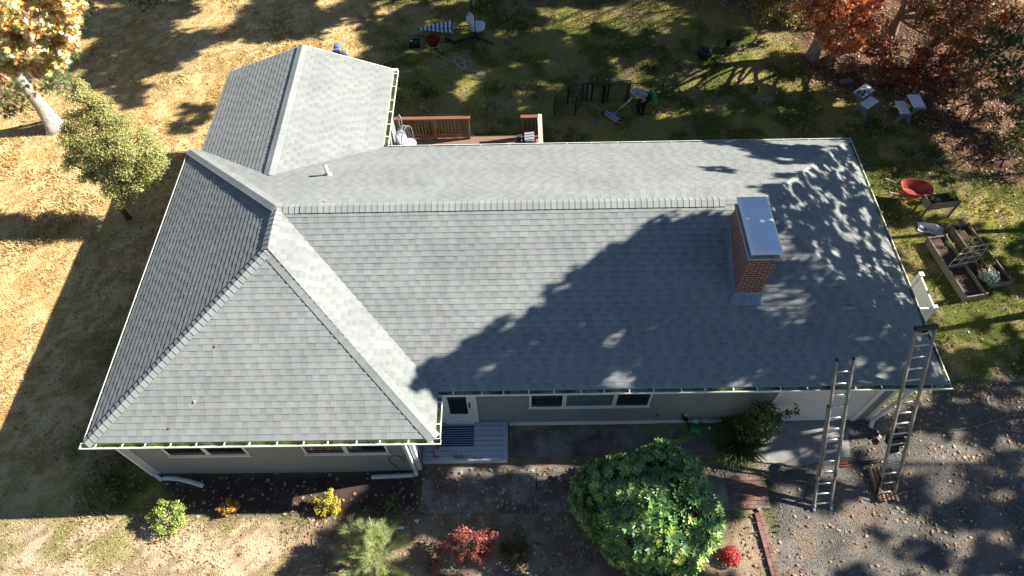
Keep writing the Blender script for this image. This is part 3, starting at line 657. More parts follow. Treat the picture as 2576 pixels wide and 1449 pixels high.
# --- tall trees of the wood beyond the picture; their shade falls on roof and lawn
def pip(u,v,poly): return bool(inpoly(np.array([u]),np.array([v]),poly)[0])
SHADE=[ # polygon in the photograph, cover, clump radius range
 ([(1085,992),(1098,925),(1240,842),(1400,752),(1500,680),(1590,610),(1840,560),(1850,780),(1900,985)],3.0,(.28,.62)),
 ([(1850,500),(1950,545),(2300,880),(2395,975),(1900,985),(1850,780)],.85,(.18,.36)),
 ([(1940,495),(2137,350),(2400,975),(2300,880),(1950,540)],.95,(.16,.32)),
 ([(1780,430),(1820,385),(2137,352),(1940,495)],.8,(.3,.45)),
 ([(870,-60),(2030,-60),(2060,200),(2190,400),(1380,350),(1000,350),(1000,180),(880,130)],3.3,(.45,.95)),
 ([(190,-80),(860,-80),(860,70),(600,120),(420,150),(200,240)],3.2,(.8,1.2)),
 ([(300,150),(560,130),(530,330),(420,330),(300,330)],.55,(.5,.8)),
 ([(2000,130),(2620,130),(2620,420),(2200,440)],1.7,(.5,.9)),
 ([(2190,430),(2620,560),(2620,900),(2420,1000),(2330,800)],1.0,(.3,.5)),
 ([(2400,860),(2620,900),(2620,1500),(2350,1500),(2270,1230),(2300,1050)],1.6,(.3,.5)),
 ([(1870,1060),(2270,1050),(2330,1500),(1930,1500),(1900,1200)],1.15,(.22,.42)),
 ([(1435,1080),(1830,1080),(1860,1300),(1830,1500),(1435,1500)],.9,(.3,.5)),
 ([(1070,1170),(1440,1160),(1440,1500),(890,1500),(745,1325),(735,1235),(900,1205)],2.3,(.4,.7)),
]
LIT=[(1330,900,26),(1680,880,30),(1780,870,30),(1420,850,24),(1560,800,24),(2110,50,110),(2400,50,90),(2300,150,50),(2440,260,70),(2540,330,40),(2300,20,60),(1255,938,30),(1545,855,55),(1570,890,40),(1745,790,45),(1960,740,60),(1850,955,50),(1410,60,60),(1560,50,70),(1650,30,70),(1090,152,40),(1165,220,60),(1560,215,40),(1690,250,70),(1750,200,50),(1820,160,60),(1960,210,60),(870,110,60),(1080,120,30),(1900,110,60),(1600,1280,95),(1540,1400,85),(1800,1370,60),(1530,1185,30),(1700,1110,30),(1350,1178,22),(1960,1150,48),(2300,1130,40),(1990,1320,50),(2100,1330,60),(2200,1400,60),(2270,1150,40),(2330,1190,50),(1250,1178,18),(700,1440,60),(2520,480,120),(2450,440,90),(2370,440,60),(2350,620,40),(2480,760,50),(2400,850,40),(610,100,45),(620,30,40),(2030,240,50),(1100,1330,22),(1175,1350,50),(1940,1400,60),(2440,1130,40)]
CLEAR=[(np.array([14.97,2.75,5.35]),.15),(g(2105,50,2.8),.75),(g(2160,70,2.3),.6),(g(2380,45,2.8),.7),(g(2440,60,2.3),.6),(g(2010,10,1.8),.3),(np.array([12.6,-2.5,2.0]),.28),(np.array([12.2,-3.1,1.4]),.2),(g(950,1395,.8),.45),(g(815,1268,.4),.2),(g(1165,1350,.6),.15)]
rng=np.random.default_rng(11); CL=[]
for poly,cov,(r0,r1) in SHADE:
    us=[p[0] for p in poly]; vs_=[p[1] for p in poly]
    # area in metres estimated on the surface
    uu=rng.uniform(min(us),max(us),600); vv=rng.uniform(min(vs_),max(vs_),600); ar=(max(us)-min(us))*(max(vs_)-min(vs_))/600
    tot=0
    for u,v in zip(uu,vv):
        if pip(u,v,poly):
            p=surf(u,v); d1=surf(u+4,v)-p; d2=surf(u,v+4)-p; tot+=min(np.linalg.norm(np.cross(d1,d2))/16,.01)*ar
    rm=(r0+r1)/2; a=math.pi*rm*rm*1.5; N_=int(cov*tot/a); k=0; tries=0
    while k<N_ and tries<N_*60:
        tries+=1; u=rng.uniform(min(us),max(us)); v=rng.uniform(min(vs_),max(vs_))
        if not pip(u,v,poly) or any(math.hypot((u-a_)/1.6,(v-b_))<R_*.8 for a_,b_,R_ in LIT): continue
        p=surf(u,v); r=rng.uniform(r0,r1); z=max(7.,p[2]+4)+rng.uniform(0,3.)+(3. if p[1]<-.5 and p[2]<1 else 0); q=p+SD*(z-p[2])
        while inframe(q,r+.3) and z<30: z+=.6; q=p+SD*(z-p[2])
        if any(np.linalg.norm((C0-q)-SUNV*((C0-q)@SUNV))<r*.5+s0 for C0,s0 in CLEAR): continue
        if z<26: CL.append((q,r)); k+=1
cen=np.array([c for c,r in CL]); print('shade clumps',len(CL),cen.min(0).round(1),cen.max(0).round(1))
KM=20; km=cen[rng.choice(len(cen),KM,replace=False)][:,:2].copy()
for _ in range(12):
    as_=np.argmin(((cen[:,None,:2]-km[None])**2).sum(-1),1)
    for j in range(KM):
        if (as_==j).any(): km[j]=cen[as_==j][:,:2].mean(0)
placed=[]
for j in range(KM):
    ids=np.where(as_==j)[0]
    if len(ids)==0: continue
    cl=[CL[i] for i in ids]; b=km[j].copy(); zt=max(c[2] for c,r in cl)+.5
    dv=np.array([1.,0.]) if b[1]<12 else unit(np.array([.6,1.]))
    kk=0
    while any(inframe((b[0],b[1],z),.6) for z in np.linspace(0,min(zt,9),8)) and kk<60: b+=dv*.5; kk+=1
    nm=('mixed green and gold' if j%3 else 'rust brown')
    placed.append(b)
    make_tree('oak_tree','tall %s oak of the wood beside the garden, shading roof and lawn'%nm,'tree',(b[0],b[1],0),(b[0]+rng.normal()*.4,b[1]+rng.normal()*.4,zt-.6),cl,.19,[(.14,.13,.04),(.24,.18,.05),(.30,.14,.05)] if j%3 else [(.30,.12,.05),(.24,.10,.04)],None,1250,mleaf=M_far,thin=.35,tr=.085,group='tall trees of the wood around the garden',seed=100+j,shape=QUAD,curl=0.)
# --- big oak on the left
b=g(140,318,-.25); 
M_pale=mat('pale_bark',(.46,.43,.40),.9,.45,5,bump=.03,bscale=16,streak=(4,4,1.2))
def vz(base,v):                           # height above base point whose picture row is v
    lo,hi=0,14
    for _ in range(40):
        m=(lo+hi)/2
        if pj((base[0],base[1],base[2]+m))[1]>v: lo=m
        else: hi=m
    return lo
print('oak trunk h',vz(b,200),'x at',pj((b[0],b[1],vz(b,200)+b[2])))
cl=[]
for u,v,z,r in ((15,140,5.4,.7),(70,125,5.6,.7),(125,140,5.2,.5),(120,100,5.8,.7),(165,120,5.4,.5),(60,90,6.2,.8),(10,110,6.3,.8),(150,60,6.3,.65),(100,30,6.9,.8),(30,30,7,.9),(165,20,6.8,.5),(-40,60,7,.9),(-40,150,6,.8),(60,-30,7.6,1.),(140,-30,7.4,.7),(50,165,4.9,.4),(0,185,4.8,.4),(-30,190,5,.6),(85,170,4.8,.35),(110,185,4.5,.22),(175,45,6.2,.35),(140,150,5.2,.45)): cl.append((g(u,v,z),r))
h=vz(b,205); tb=[b+np.array([0,0,-.15]),b+np.array([0,0,.12]),b+np.array([.0,.0,.5]),b+np.array([0.02,.02,h*.5]),b+np.array([-.02,.0,h]),b+np.array([-.1,.1,h+1.5]),b+np.array([-.1,.2,h+3])]
make_tree('oak_tree','big oak with thick pale trunk and orange and cream leaves','tree',b,tb[-1],cl,.18,[(.78,.62,.24),(.88,.82,.58),(.74,.36,.09),(.48,.52,.15),(.58,.16,.07)],[4,4,3,3,1],1300,tr=.33,shape=OAK,mb_=M_pale,seed=5,trunkpts=tb,flare=1.25,curl=.3)
# --- juniper
b=g(322,548,-.1)
cl=[(g(u,v,z),r*1.2) for u,v,z,r in ((312,490,1.2,.40),(345,455,1.6,.42),(285,455,1.6,.40),(375,415,2.0,.42),(320,415,2.1,.5),(255,425,1.9,.42),(215,440,1.8,.25),(385,380,2.3,.3),(340,370,2.6,.5),(270,375,2.5,.5),(205,395,2.3,.4),(175,410,2.2,.22),(300,325,3.0,.45),(235,335,2.9,.45),(190,350,2.7,.35),(255,285,3.3,.4),(205,295,3.2,.35),(225,250,3.7,.33),(195,240,3.9,.28),(200,210,4.1,.22),(165,330,2.9,.2),(360,340,2.7,.25),(400,400,2.1,.18))]
tb=[b+np.array([0,0,-.1]),b+np.array([0.03,0,.8]),g(300,430,2.0),g(270,360,2.7),g(230,280,3.4),g(200,215,4.1)]
M_jun=mat('juniper_needles',(1,1,1),.7,.15,20,attr=True,trans=.3,spec=.2)
make_tree('juniper_tree','feathery olive green juniper tree left of the roof','tree',b,tb[-1],cl,.05,[(.42,.43,.14),(.52,.51,.22),(.24,.27,.08),(.58,.52,.28)],[4,3,2,1],15000,tr=.085,spread=.6,shape=QUAD,mleaf=M_jun,mb_=mat('juniper_bark',(.16,.11,.085),.9,.3,9),seed=6,trunkpts=tb,flare=1.1,sq=.85,up=.7)
# --- soft pines
NEED=np.array([(-.018,0),(.018,0),(0,1)])
def needle_tufts(name,parent,tips,length,n,cols,rng,mat_,wd=1.,spread=.9):
    P=[];V=[];C_=[];S_=[]
    for p,d in tips:
        dd=unit(np.array(d)[None,:]+rng.normal(size=(n,3))*spread*.5); P.append(np.repeat(np.array(p)[None,:],n,0)+dd*.01); V.append(dd); C_.append(palette(n,cols,None,.15,rng)); S_.append(length*rng.uniform(.7,1.15,n))
    P=np.concatenate(P);V=np.concatenate(V);C_=np.concatenate(C_);S_=np.concatenate(S_)
    U=unit(np.cross(V,randdirs(len(V),rng)))*wd
    return leaves(name,P,U,V,S_,C_,NEED,mat_,parent)
M_needle=mat('pine_needles',(1,1,1),.6,.1,20,attr=True,trans=.25,spec=.3)
def pine(label,b,clumps,ntuft,length,seed,cols,tr=.07,group=None,twigs=True,hmax=None):
    rng=np.random.default_rng(seed); t=thing('pine_tree',label,'tree',b,group); mb=MB(); top=max(c[2] for c,r in clumps)
    tp=np.array([np.mean([c[0] for c,r in clumps])*.3+b[0]*.7,np.mean([c[1] for c,r in clumps])*.3+b[1]*.7,top])
    mb.tube([np.array(b)-np.array([0,0,.1]),(np.array(b)+tp)/2,tp],[tr*1.2,tr*.8,.02],8); tips=[]
    for c,r in clumps:
        c=np.array(c); a=np.array(b)+(tp-np.array(b))*min(.95,max(.1,(c[2]-b[2]-.3)/(tp[2]-b[2])))
        mb.tube(limb_path(a,c,rng,.03,4),[.03,.025,.02,.015,.008],5)
        for _ in range(int(ntuft*r*r)+4):
            d=randdirs(1,rng)[0]; d[2]=d[2]*.6+.1; q=c+d*r*rng.uniform(.35,1.)*np.array([1,1,.6]); tips.append((q,unit(d+np.array([0,0,.45]))))
            if twigs: mb.tube([c+(q-c)*.2,q],[.008,.003],4)
    mb.build('trunk',M_bark,t,smooth=True); needle_tufts('crown',t,tips,length*1.15,30,cols,rng,M_needle,wd=2.2)
    return t
PG=[(.30,.40,.15),(.40,.50,.24),(.20,.30,.11)]
b=g(120,300,-.25); pine('soft white pine bough glowing behind the oak trunk','' if 0 else b,[(g(u,v,z),r) for u,v,z,r in ((140,215,3.,.5),(170,190,3.4,.4),(110,225,2.7,.35),(178,140,4.2,.28),(150,175,3.6,.4),(180,215,2.6,.3))],160,.13,21,PG)
b=g(-30,330,-.3); pine('dark green pine left of the pale oak trunk, at picture edge',b,[(g(u,v,z),r) for u,v,z,r in ((10,240,3.,.6),(40,225,3.1,.4),(-30,250,3,.6),(50,260,2.2,.4),(20,280,2,.45),(-30,200,3.8,.7),(60,215,2.9,.25))],150,.13,22,[(.11,.15,.05),(.18,.20,.07)])
b=g(235,20,-.3); pine('dark pine in shade right of the orange oak crown',b,[(g(u,v,z),r) for u,v,z,r in ((215,30,2,.5),(225,-10,2.4,.6),(205,70,1.6,.4),(190,-20,3,.5))],150,.13,23,[(.06,.10,.05),(.09,.13,.06)])
b=g(375,5,0); pine('low dark pine with bare hanging twigs at top edge',b,[(g(u,v,z),r) for u,v,z,r in ((375,10,.8,.5),(350,-10,1.,.6),(410,0,.8,.4),(395,-25,1.,.6))],90,.12,24,[(.06,.09,.05),(.09,.12,.06)])
# --- wood at the top right
RED=[(.58,.17,.06),(.70,.30,.11),(.74,.42,.22),(.42,.11,.05)]
b=g(2045,145); h=vz(b,60)
cl=[(g(u,v,z),r) for u,v,z,r in ((2060,60,2.6,.6),(2110,70,2.2,.6),(2150,100,1.8,.5),(2090,120,1.5,.5),(2150,40,2.8,.7),(2190,60,2.6,.5),(2070,10,3.3,.7),(2130,-10,3.6,.8),(2190,0,3.4,.6),(2040,25,3.1,.5),(2100,30,3,.6),(2070,100,1.9,.35))]
make_tree('oak_tree','orange leaved young oak with pale flared trunk base at wood edge','tree',b,b+np.array([.25,.4,4.2]),cl,.14,RED,[4,3,2,2],1500,spread=.45,tr=.20,shape=OAK,mb_=mat('grey_bark',(.30,.27,.25),.9,.3,8,bump=.015),seed=31,flare=1.35)
b=g(2232,100); cl=[(g(u,v,z),r) for u,v,z,r in ((2330,30,3.,.6),(2380,60,2.6,.6),(2440,30,3,.7),(2350,95,2.0,.5),(2420,100,1.8,.5),(2300,-10,3.6,.6),(2500,0,3.4,.7),(2380,-15,3.6,.7),(2560,40,2.8,.6),(2480,70,2.3,.4))]
make_tree('oak_tree','oak with leaning dark trunk and mottled red green crown','tree',b,g(2300,-60,5),cl,.15,[(.30,.09,.05),(.20,.18,.06),(.48,.30,.14),(.38,.20,.10)],[3,3,2,3],1500,spread=.48,tr=.17,shape=OAK,seed=32,trunkpts=[b+np.array([0,0,-.1]),b+np.array([.05,.1,.6]),g(2262,40,1.7),g(2280,0,2.6),g(2300,-60,4.5)])
def low_bush(name,label,b,lst,size,cols,n,seed,shape=OAK,wts=None,mleaf=None,group=None,cat_='shrub',up=.6,sq=.8,jit=.2,spread=.48):
    return make_tree(name,label,cat_,b,np.array(b)+np.array([0,0,max(.05,(max(c[2] for c,r in lst)-b[2])*.7)]),lst,size,cols,wts,n*1.5,spread=spread,tr=.03,shape=shape,seed=seed,mleaf=mleaf,group=group,flare=1.2,up=up,sq=sq,jit=jit)
low_bush('oak_sapling','russet oak sapling between the two oak trunks',g(2170,110),[(g(u,v,z),r) for u,v,z,r in ((2160,90,1.3,.5),(2200,100,1.1,.5),(2180,60,1.8,.5),(2215,60,1.6,.45),(2140,120,.8,.4))],.13,[(.42,.16,.08),(.52,.30,.15),(.28,.10,.05),(.34,.26,.10)],900,44)
low_bush('oak_sapling','mottled red and green saplings right of the leaning trunk',g(2420,130),[(g(u,v,z),r) for u,v,z,r in ((2400,60,1.8,.6),(2450,80,1.5,.6),(2500,60,1.8,.6),(2420,130,.8,.5),(2350,60,1.6,.5),(2480,130,.9,.5),(2330,20,2.2,.6),(2540,30,2.2,.7),(2460,20,2.3,.7))],.13,[(.34,.10,.05),(.22,.20,.07),(.46,.30,.15),(.30,.14,.07)],800,45)
low_bush('brush','tawny undergrowth with dead leaves under the orange oak',g(2110,150),[(g(u,v,z),r) for u,v,z,r in ((2090,150,.3,.3),(2140,160,.4,.4),(2180,190,.3,.35),(2120,180,.2,.3),(2230,190,.3,.35))],.11,[(.30,.13,.07),(.24,.10,.06),(.40,.24,.14)],700,46)
low_bush('oak_sapling','dark red leaved thicket behind the white garden benches',g(2290,170),[(g(u,v,z),r) for u,v,z,r in ((2220,150,.8,.5),(2260,180,.7,.5),(2310,160,1,.6),(2360,180,.8,.5),(2300,200,.5,.4),(2240,120,1.1,.5),(2330,125,1.3,.5),(2385,140,1.1,.4),(2270,215,.3,.35),(2190,130,.8,.3))],.14,[(.30,.07,.045),(.38,.12,.07),(.20,.06,.04),(.30,.16,.08)],900,41)
low_bush('young_maple','green and gold leaved young maple at top edge, left of orange oak',g(1960,60),[(g(u,v,z),r) for u,v,z,r in ((1930,20,1.5,.6),(1970,40,1.2,.5),(2010,10,1.8,.6),(1900,-10,1.8,.6),(1960,-20,2.2,.7),(2000,50,.9,.4))],.12,[(.16,.18,.04),(.30,.26,.06),(.40,.20,.08)],900,42,shape=OVAL,wts=[3,2,1])
low_bush('sumac_bush','yellow green bush under the trees at the right edge',g(2500,250),[(g(u,v,z),r) for u,v,z,r in ((2430,215,.7,.4),(2480,240,.8,.5),(2530,220,1.1,.5),(2560,270,.9,.5),(2500,290,.5,.4),(2450,260,.5,.35),(2570,330,.5,.4))],.12,[(.20,.19,.05),(.34,.26,.09),(.40,.18,.08),(.12,.14,.04)],800,43,shape=OVAL)
low_bush('sumac_bush','red and tan mottled bush right of the dark red thicket',g(2440,190),[(g(u,v,z),r) for u,v,z,r in ((2420,165,.6,.5),(2450,185,.5,.45),(2390,230,.3,.35),(2430,215,.4,.4),(2480,180,.7,.5))],.12,[(.40,.14,.07),(.46,.30,.16),(.26,.10,.06),(.22,.2,.07)],800,47)
low_bush('sumac_bush','low olive bush in the leaves nearest the right benches',g(2540,400),[(g(u,v,z),r) for u,v,z,r in ((2520,370,.3,.35),(2560,350,.6,.5),(2575,420,.4,.4),(2500,330,.5,.35),(2470,300,.4,.3))],.11,[(.20,.2,.06),(.30,.20,.09),(.14,.15,.05)],750,48,shape=OVAL)
b=g(2570,150,0); pine('dark green pine hanging in at the right picture edge',b,[(g(u,v,z),r) for u,v,z,r in ((2490,130,2.,.6),(2540,170,1.7,.6),(2560,110,2.6,.7),(2460,150,1.7,.4),(2575,215,1.4,.55),(2515,95,2.5,.6),(2510,190,1.3,.4))],200,.14,25,[(.07,.13,.06),(.11,.17,.07)])
b=g(2640,340,0); pine('low green pine at the right edge below the bush',b,[(g(u,v,z),r) for u,v,z,r in ((2560,300,1.4,.45),(2600,340,1.4,.5),(2575,390,.8,.35),(2560,260,1.4,.4))],200,.14,26,[(.09,.14,.05),(.14,.18,.06)])
# --- more trees of the wood, unseen, added all round to block low sky
protos=[]
for k in range(2):
    rk=np.random.default_rng(600+k); cl=[((rk.normal()*1.7,rk.normal()*1.7,rk.uniform(5,15.5)),rk.uniform(1.3,2.)) for _ in range(26)]
    cl=[((c[0]*(1.25-c[2]/26),c[1]*(1.25-c[2]/26),c[2]),r) for c,r in cl]
    protos.append(make_tree('oak_tree','tall oak of the wood all round the house, unseen, added to block low sky','tree',(0,0,0),(0,0,13.5),cl,.42,[(.10,.10,.035),(.20,.13,.04),(.24,.11,.04)],None,75,tr=.22,shape=QUAD,curl=0,mleaf=M_far,seed=610+k,spread=.6,group='unseen trees of the wood added round the house'))
ring_=[(x,y) for x,y in ((-22,-8),(-24,0),(-23,8),(-26,16),(-22,25),(-15,31),(-7,34),(1,33),(9,36),(17,34),(25,38),(33,40),(-17,-16),(-8,-19),(1,-21),(10,-20),(19,-21),(28,-19),(37,-17),(-29,6),(-18,38),(5,-30),(21,-30),(-30,-16))]
for i,(x,y) in enumerate(ring_):
    o=protos[i] if i<2 else copy_tree(protos[i%2]); o.location=(x+rng.uniform(-1,1),y+rng.uniform(-1,1),-.3); o.rotation_euler[2]=rng.uniform(0,6.28); s_=rng.uniform(.9,1.2); o.scale=(s_,s_,s_)
# --- front garden
LONGL=np.array([(0,-.5),(.10,-.32),(.155,-.05),(.13,.25),(0,.5),(-.13,.25),(-.155,-.05),(-.10,-.32)])
def rhodo():
    rng=np.random.default_rng(51); t=thing('rhododendron','huge round dark green rhododendron in front of the house','shrub',(12.66,-2.14,0))
    c=np.array([12.66,-2.14,.80]); R3=np.array([1.50,1.54,1.52]); P=[];U=[];V=[];S_=[];Cc=[]
    mb=MB()
    for i in range(10):
        a=rng.uniform(0,6.28); mb.tube(limb_path((12.66,-2.14,-.05),c+np.array([math.cos(a)*1.2,math.sin(a)*1.1,rng.uniform(.2,1.)]),rng,.1,5),[.05,.04,.035,.03,.02,.01],6)
    mb.build('stem',M_bark,t,smooth=True)
    lump=[(randdirs(1,rng)[0],rng.uniform(-.16,.22)) for _ in range(60)]
    for i in range(2300):
        d=randdirs(1,rng)[0]; d[2]=abs(d[2])*1.0-.28*(rng.random()<.35); d=d/np.linalg.norm(d)
        k=1+sum(a*max(0,(d@q)-.85)/.15 for q,a in lump)
        p=c+d*R3*k*rng.uniform(.86,1.02)
        if p[2]<.1 or vnoise(np.array([p[0]*1.9]),np.array([p[1]*1.9+p[2]]),1.,77,2)[0]<.17: continue
        ax=unit(d*.9+np.array([0,0,.55])+rng.normal(size=3)*.28); e1=unit(np.cross(ax,randdirs(1,rng)[0])); e2=np.cross(ax,e1)
        m=rng.integers(7,11); young=rng.random()<.25; L=rng.uniform(.11,.165); ph=rng.uniform(0,6)
        colr=palette(1,[(.13,.24,.06),(.18,.31,.09),(.38,.46,.11),(.07,.15,.05)],[5,4,2.2,2.6],.2,rng)[0]
        for q in range(m):
            a=ph+q*6.283/m; dr=e1*math.cos(a)+e2*math.sin(a); el=rng.uniform(.05,.7); v=unit(dr*math.cos(el)+ax*math.sin(el)); u=unit(np.cross(v,ax)); 
            P.append(p+v*L*.52); U.append(u*1.1); V.append(v); S_.append(L*rng.uniform(.85,1.15)); Cc.append(colr*rng.uniform(.65,1.35))
    U=np.array(U);V=np.array(V); leaves('foliage',P,U,V,S_,Cc,LONGL,M_leafgloss,t,.3)
    # inner leaves in darker greens, painting in the shade between rosettes
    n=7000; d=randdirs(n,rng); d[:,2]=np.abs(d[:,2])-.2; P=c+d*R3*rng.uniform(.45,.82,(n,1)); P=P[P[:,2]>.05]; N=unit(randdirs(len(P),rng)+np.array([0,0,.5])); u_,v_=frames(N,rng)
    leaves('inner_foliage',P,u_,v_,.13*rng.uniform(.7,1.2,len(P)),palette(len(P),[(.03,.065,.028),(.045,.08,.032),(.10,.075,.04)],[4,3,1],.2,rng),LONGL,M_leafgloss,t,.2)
    for i in range(9):
        d=randdirs(1,rng)[0]; d[2]=abs(d[2]); p=c+d*R3*.99; 
        P2=p+rng.normal(size=(14,3))*.02; u_,v_=frames(randdirs(14,rng),rng); leaves('flower',P2,u_,v_,np.full(14,.045),palette(14,[(.55,.05,.03),(.6,.12,.03)],None,.1,rng),QUAD,M_leaf,t)
    return t
rhodo()
LG=[(.40,.48,.12),(.28,.38,.08),(.52,.56,.20),(.20,.30,.06)]
low_bush('azalea_bush','light green bushy azalea by the roof shadow edge','' or g(415,1325),[(g(u,v,z),r) for u,v,z,r in ((400,1320,.3,.20),(440,1310,.35,.22),(415,1290,.5,.22),(450,1290,.5,.2),(425,1340,.2,.2),(400,1285,.45,.18),(440,1270,.6,.16),(380,1300,.35,.16),(460,1315,.25,.14),(410,1265,.6,.14))],.055,LG,5200,61,shape=OVAL,wts=[4,3,2,2])
low_bush('burning_bush','small orange yellow bush in the dark mulch bed','' or g(572,1295),[(g(u,v,z),r) for u,v,z,r in ((572,1285,.2,.13),(590,1275,.25,.12),(555,1280,.2,.12),(575,1262,.35,.12),(595,1265,.3,.08))],.045,[(.65,.40,.05),(.60,.28,.04),(.40,.16,.04)],8500,62,shape=OVAL,wts=[3,3,1])
low_bush('burning_bush','larger round yellow bush with orange right side','' or g(822,1290),[(g(u,v,z),r) for u,v,z,r in ((805,1280,.2,.17),(840,1280,.2,.17),(820,1262,.35,.2),(800,1258,.35,.15),(845,1258,.35,.15),(825,1240,.5,.14),(820,1285,.15,.12))],.048,[(.62,.56,.06),(.52,.50,.06),(.64,.36,.04),(.40,.42,.07)],7200,63,shape=OVAL,wts=[4,3,2,1])
low_bush('oak_sapling','dark green leafy sapling behind the feathery pine','' or g(975,1300),[(g(u,v,z),r) for u,v,z,r in ((975,1290,.2,.16),(985,1265,.4,.18),(960,1300,.15,.12),(995,1250,.5,.1),(930,1280,.1,.12))],.09,[(.06,.13,.045),(.09,.16,.05),(.16,.2,.06)],1400,64,shape=OAK)
# fallen-branch maple: red lace leaf
b=g(1165,1400)
low_bush('japanese_maple','spreading red Japanese maple shrub with lacy leaves','' or b,[(g(u,v,z),r) for u,v,z,r in ((1160,1360,.6,.2),(1130,1370,.5,.2),(1190,1350,.6,.2),(1165,1335,.7,.18),(1200,1370,.5,.22),(1220,1340,.5,.2),(1105,1395,.35,.16),(1095,1420,.2,.14),(1145,1345,.65,.14),(1185,1390,.4,.2),(1215,1400,.3,.22),(1230,1375,.4,.18),(1150,1400,.35,.18),(1100,1435,.1,.1),(1240,1350,.4,.14))],.06,[(.42,.12,.09),(.55,.20,.13),(.24,.06,.06),(.34,.09,.07)],3800,65,shape=OAK,up=.9,sq=.5)
low_bush('yew_shrub','dark bronze green round shrub right of red maple','' or g(1292,1385),[(g(u,v,z),r) for u,v,z,r in ((1290,1375,.3,.26),(1270,1385,.25,.2),(1315,1375,.25,.22),(1295,1350,.45,.22),(1280,1400,.15,.2),(1315,1395,.15,.18))],.05,[(.10,.10,.035),(.16,.12,.04),(.07,.08,.03)],4200,66,shape=QUAD)
# daylily clump, hydrangea, mums
def grass_clump(name,label,b,n,h,rad,cols,seed,wdt=.25,out=1.0,cat_='plant'):
    rng=np.random.default_rng(seed); t=thing(name,label,cat_,b); mb=MB(); pal=palette(n,cols,None,.2,rng)
    for i in range(n):
        a=rng.uniform(0,6.283); r0=rad*.35*math.sqrt(rng.random()); p=np.array(b)+np.array([math.cos(a)*r0,math.sin(a)*r0,0]); a2=a+rng.normal()*.5; L=h*rng.uniform(.7,1.2); o=out*rng.uniform(.4,1.1)
        d=np.array([math.cos(a2),math.sin(a2),0]); s=np.array([-d[1],d[0],0])*wdt*.05; q=[]
        for k in range(5):
            f=k/4; q.append(p+d*L*o*f*f*.8+d*L*.15*f+np.array([0,0,L*(f-.55*o*f*f*f)]))
        c=tuple(pal[i])
        for k in range(4):
            w0=s*(1-.2*k); w1=s*(1-.2*(k+1)) if k<3 else s*.05
            mb.face([q[k]-w0,q[k]+w0,q[k+1]+w1,q[k+1]-w1],col=c)
    mb.build('foliage',M_leaf,t); return t
grass_clump('daylily','arching dark green daylily clump against the garage apron',g(1848,1118),620,.62,.95,[(.06,.12,.03),(.09,.15,.04),(.14,.15,.04)],71,wdt=.45)
low_bush('hydrangea','leafy green climber beside the garage door',(g(1870,1068)[0],-.02,0),[((g(1870,1066)[0]+dx,y_,z),r) for dx,y_,z,r in ((-.15,-.1,.4,.32),(.1,-.2,.5,.34),(-.2,-.15,.95,.34),(.14,-.25,1.,.38),(-.1,-.15,1.5,.32),(.12,-.25,1.45,.32),(.32,-.2,1.1,.24),(.3,-.25,.6,.24),(.0,-.35,.25,.3),(-.3,-.1,.7,.2),(.02,-.2,1.8,.24))],.08,[(.11,.18,.045),(.16,.22,.06),(.10,.10,.035)],2300,72,shape=OVAL)
low_bush('wild_vine','loose stems of round leaves against the white garage door',(g(1915,1068)[0],.0,0),[((g(1915,1066)[0]+dx,-.05,z),r) for dx,z,r in ((.1,1.1,.14),(.25,1.3,.14),(.38,1.5,.13),(.3,1.05,.1),(.45,1.25,.1),(.15,.8,.1))],.085,[(.10,.17,.04),(.14,.2,.05)],900,73,shape=OVAL)
low_bush('yellow_flower_plant','withering plant with yellow blooms right of the daylily',g(1893,1110),[(g(u,v,z),r) for u,v,z,r in ((1888,1100,.35,.12),(1895,1115,.3,.12),(1885,1085,.4,.1),(1878,1105,.25,.14))],.05,[(.55,.40,.04),(.5,.36,.05),(.12,.12,.04)],3200,74,shape=OVAL)
def mum(label,b,r,cols,seed,name='chrysanthemum',z0=0.):
    rng=np.random.default_rng(seed); t=thing(name,label,'flowers',b); n=int(900*r/.25)
    d=randdirs(n,rng); d[:,2]=np.abs(d[:,2]); P=np.array(b)+np.array([0,0,r*.35])+d*r*np.array([1,1,.75])*rng.uniform(.85,1.02,(n,1)); u_,v_=frames(unit(d+rng.normal(size=d.shape)*.4),rng)
    leaves('bloom',P,u_,v_,r*.17*rng.uniform(.7,1.2,n),palette(n,cols,None,.2,rng),OVAL,M_leaf,t,.3)
    m=n//2; d=randdirs(m,rng); d[:,2]=np.abs(d[:,2])-.2; P=np.array(b)+np.array([0,0,r*.35])+d*r*np.array([1,1,.7])*rng.uniform(.6,.93,(m,1)); u_,v_=frames(randdirs(m,rng),rng)
    leaves('foliage',P,u_,v_,r*.18*rng.uniform(.7,1.2,m),palette(m,[(.05,.08,.03),(.08,.11,.04)],None,.2,rng),OVAL,M_leaf,t,.2)
    mb=MB(); mb.lathe(np.array(b),[(r*.25,0),(r*.35,r*.2),(r*.3,r*.4)],12); mb.build('stem',M_wood,t)
    return t
mum('round crimson chrysanthemum alone on the leafy ground',g(1836,1402),.24,[(.75,.03,.05),(.55,.02,.04),(.8,.09,.10)],81)
mum('small magenta pink chrysanthemum beside the rhododendron',g(1768,1394),.13,[(.75,.06,.32),(.8,.15,.42)],82)
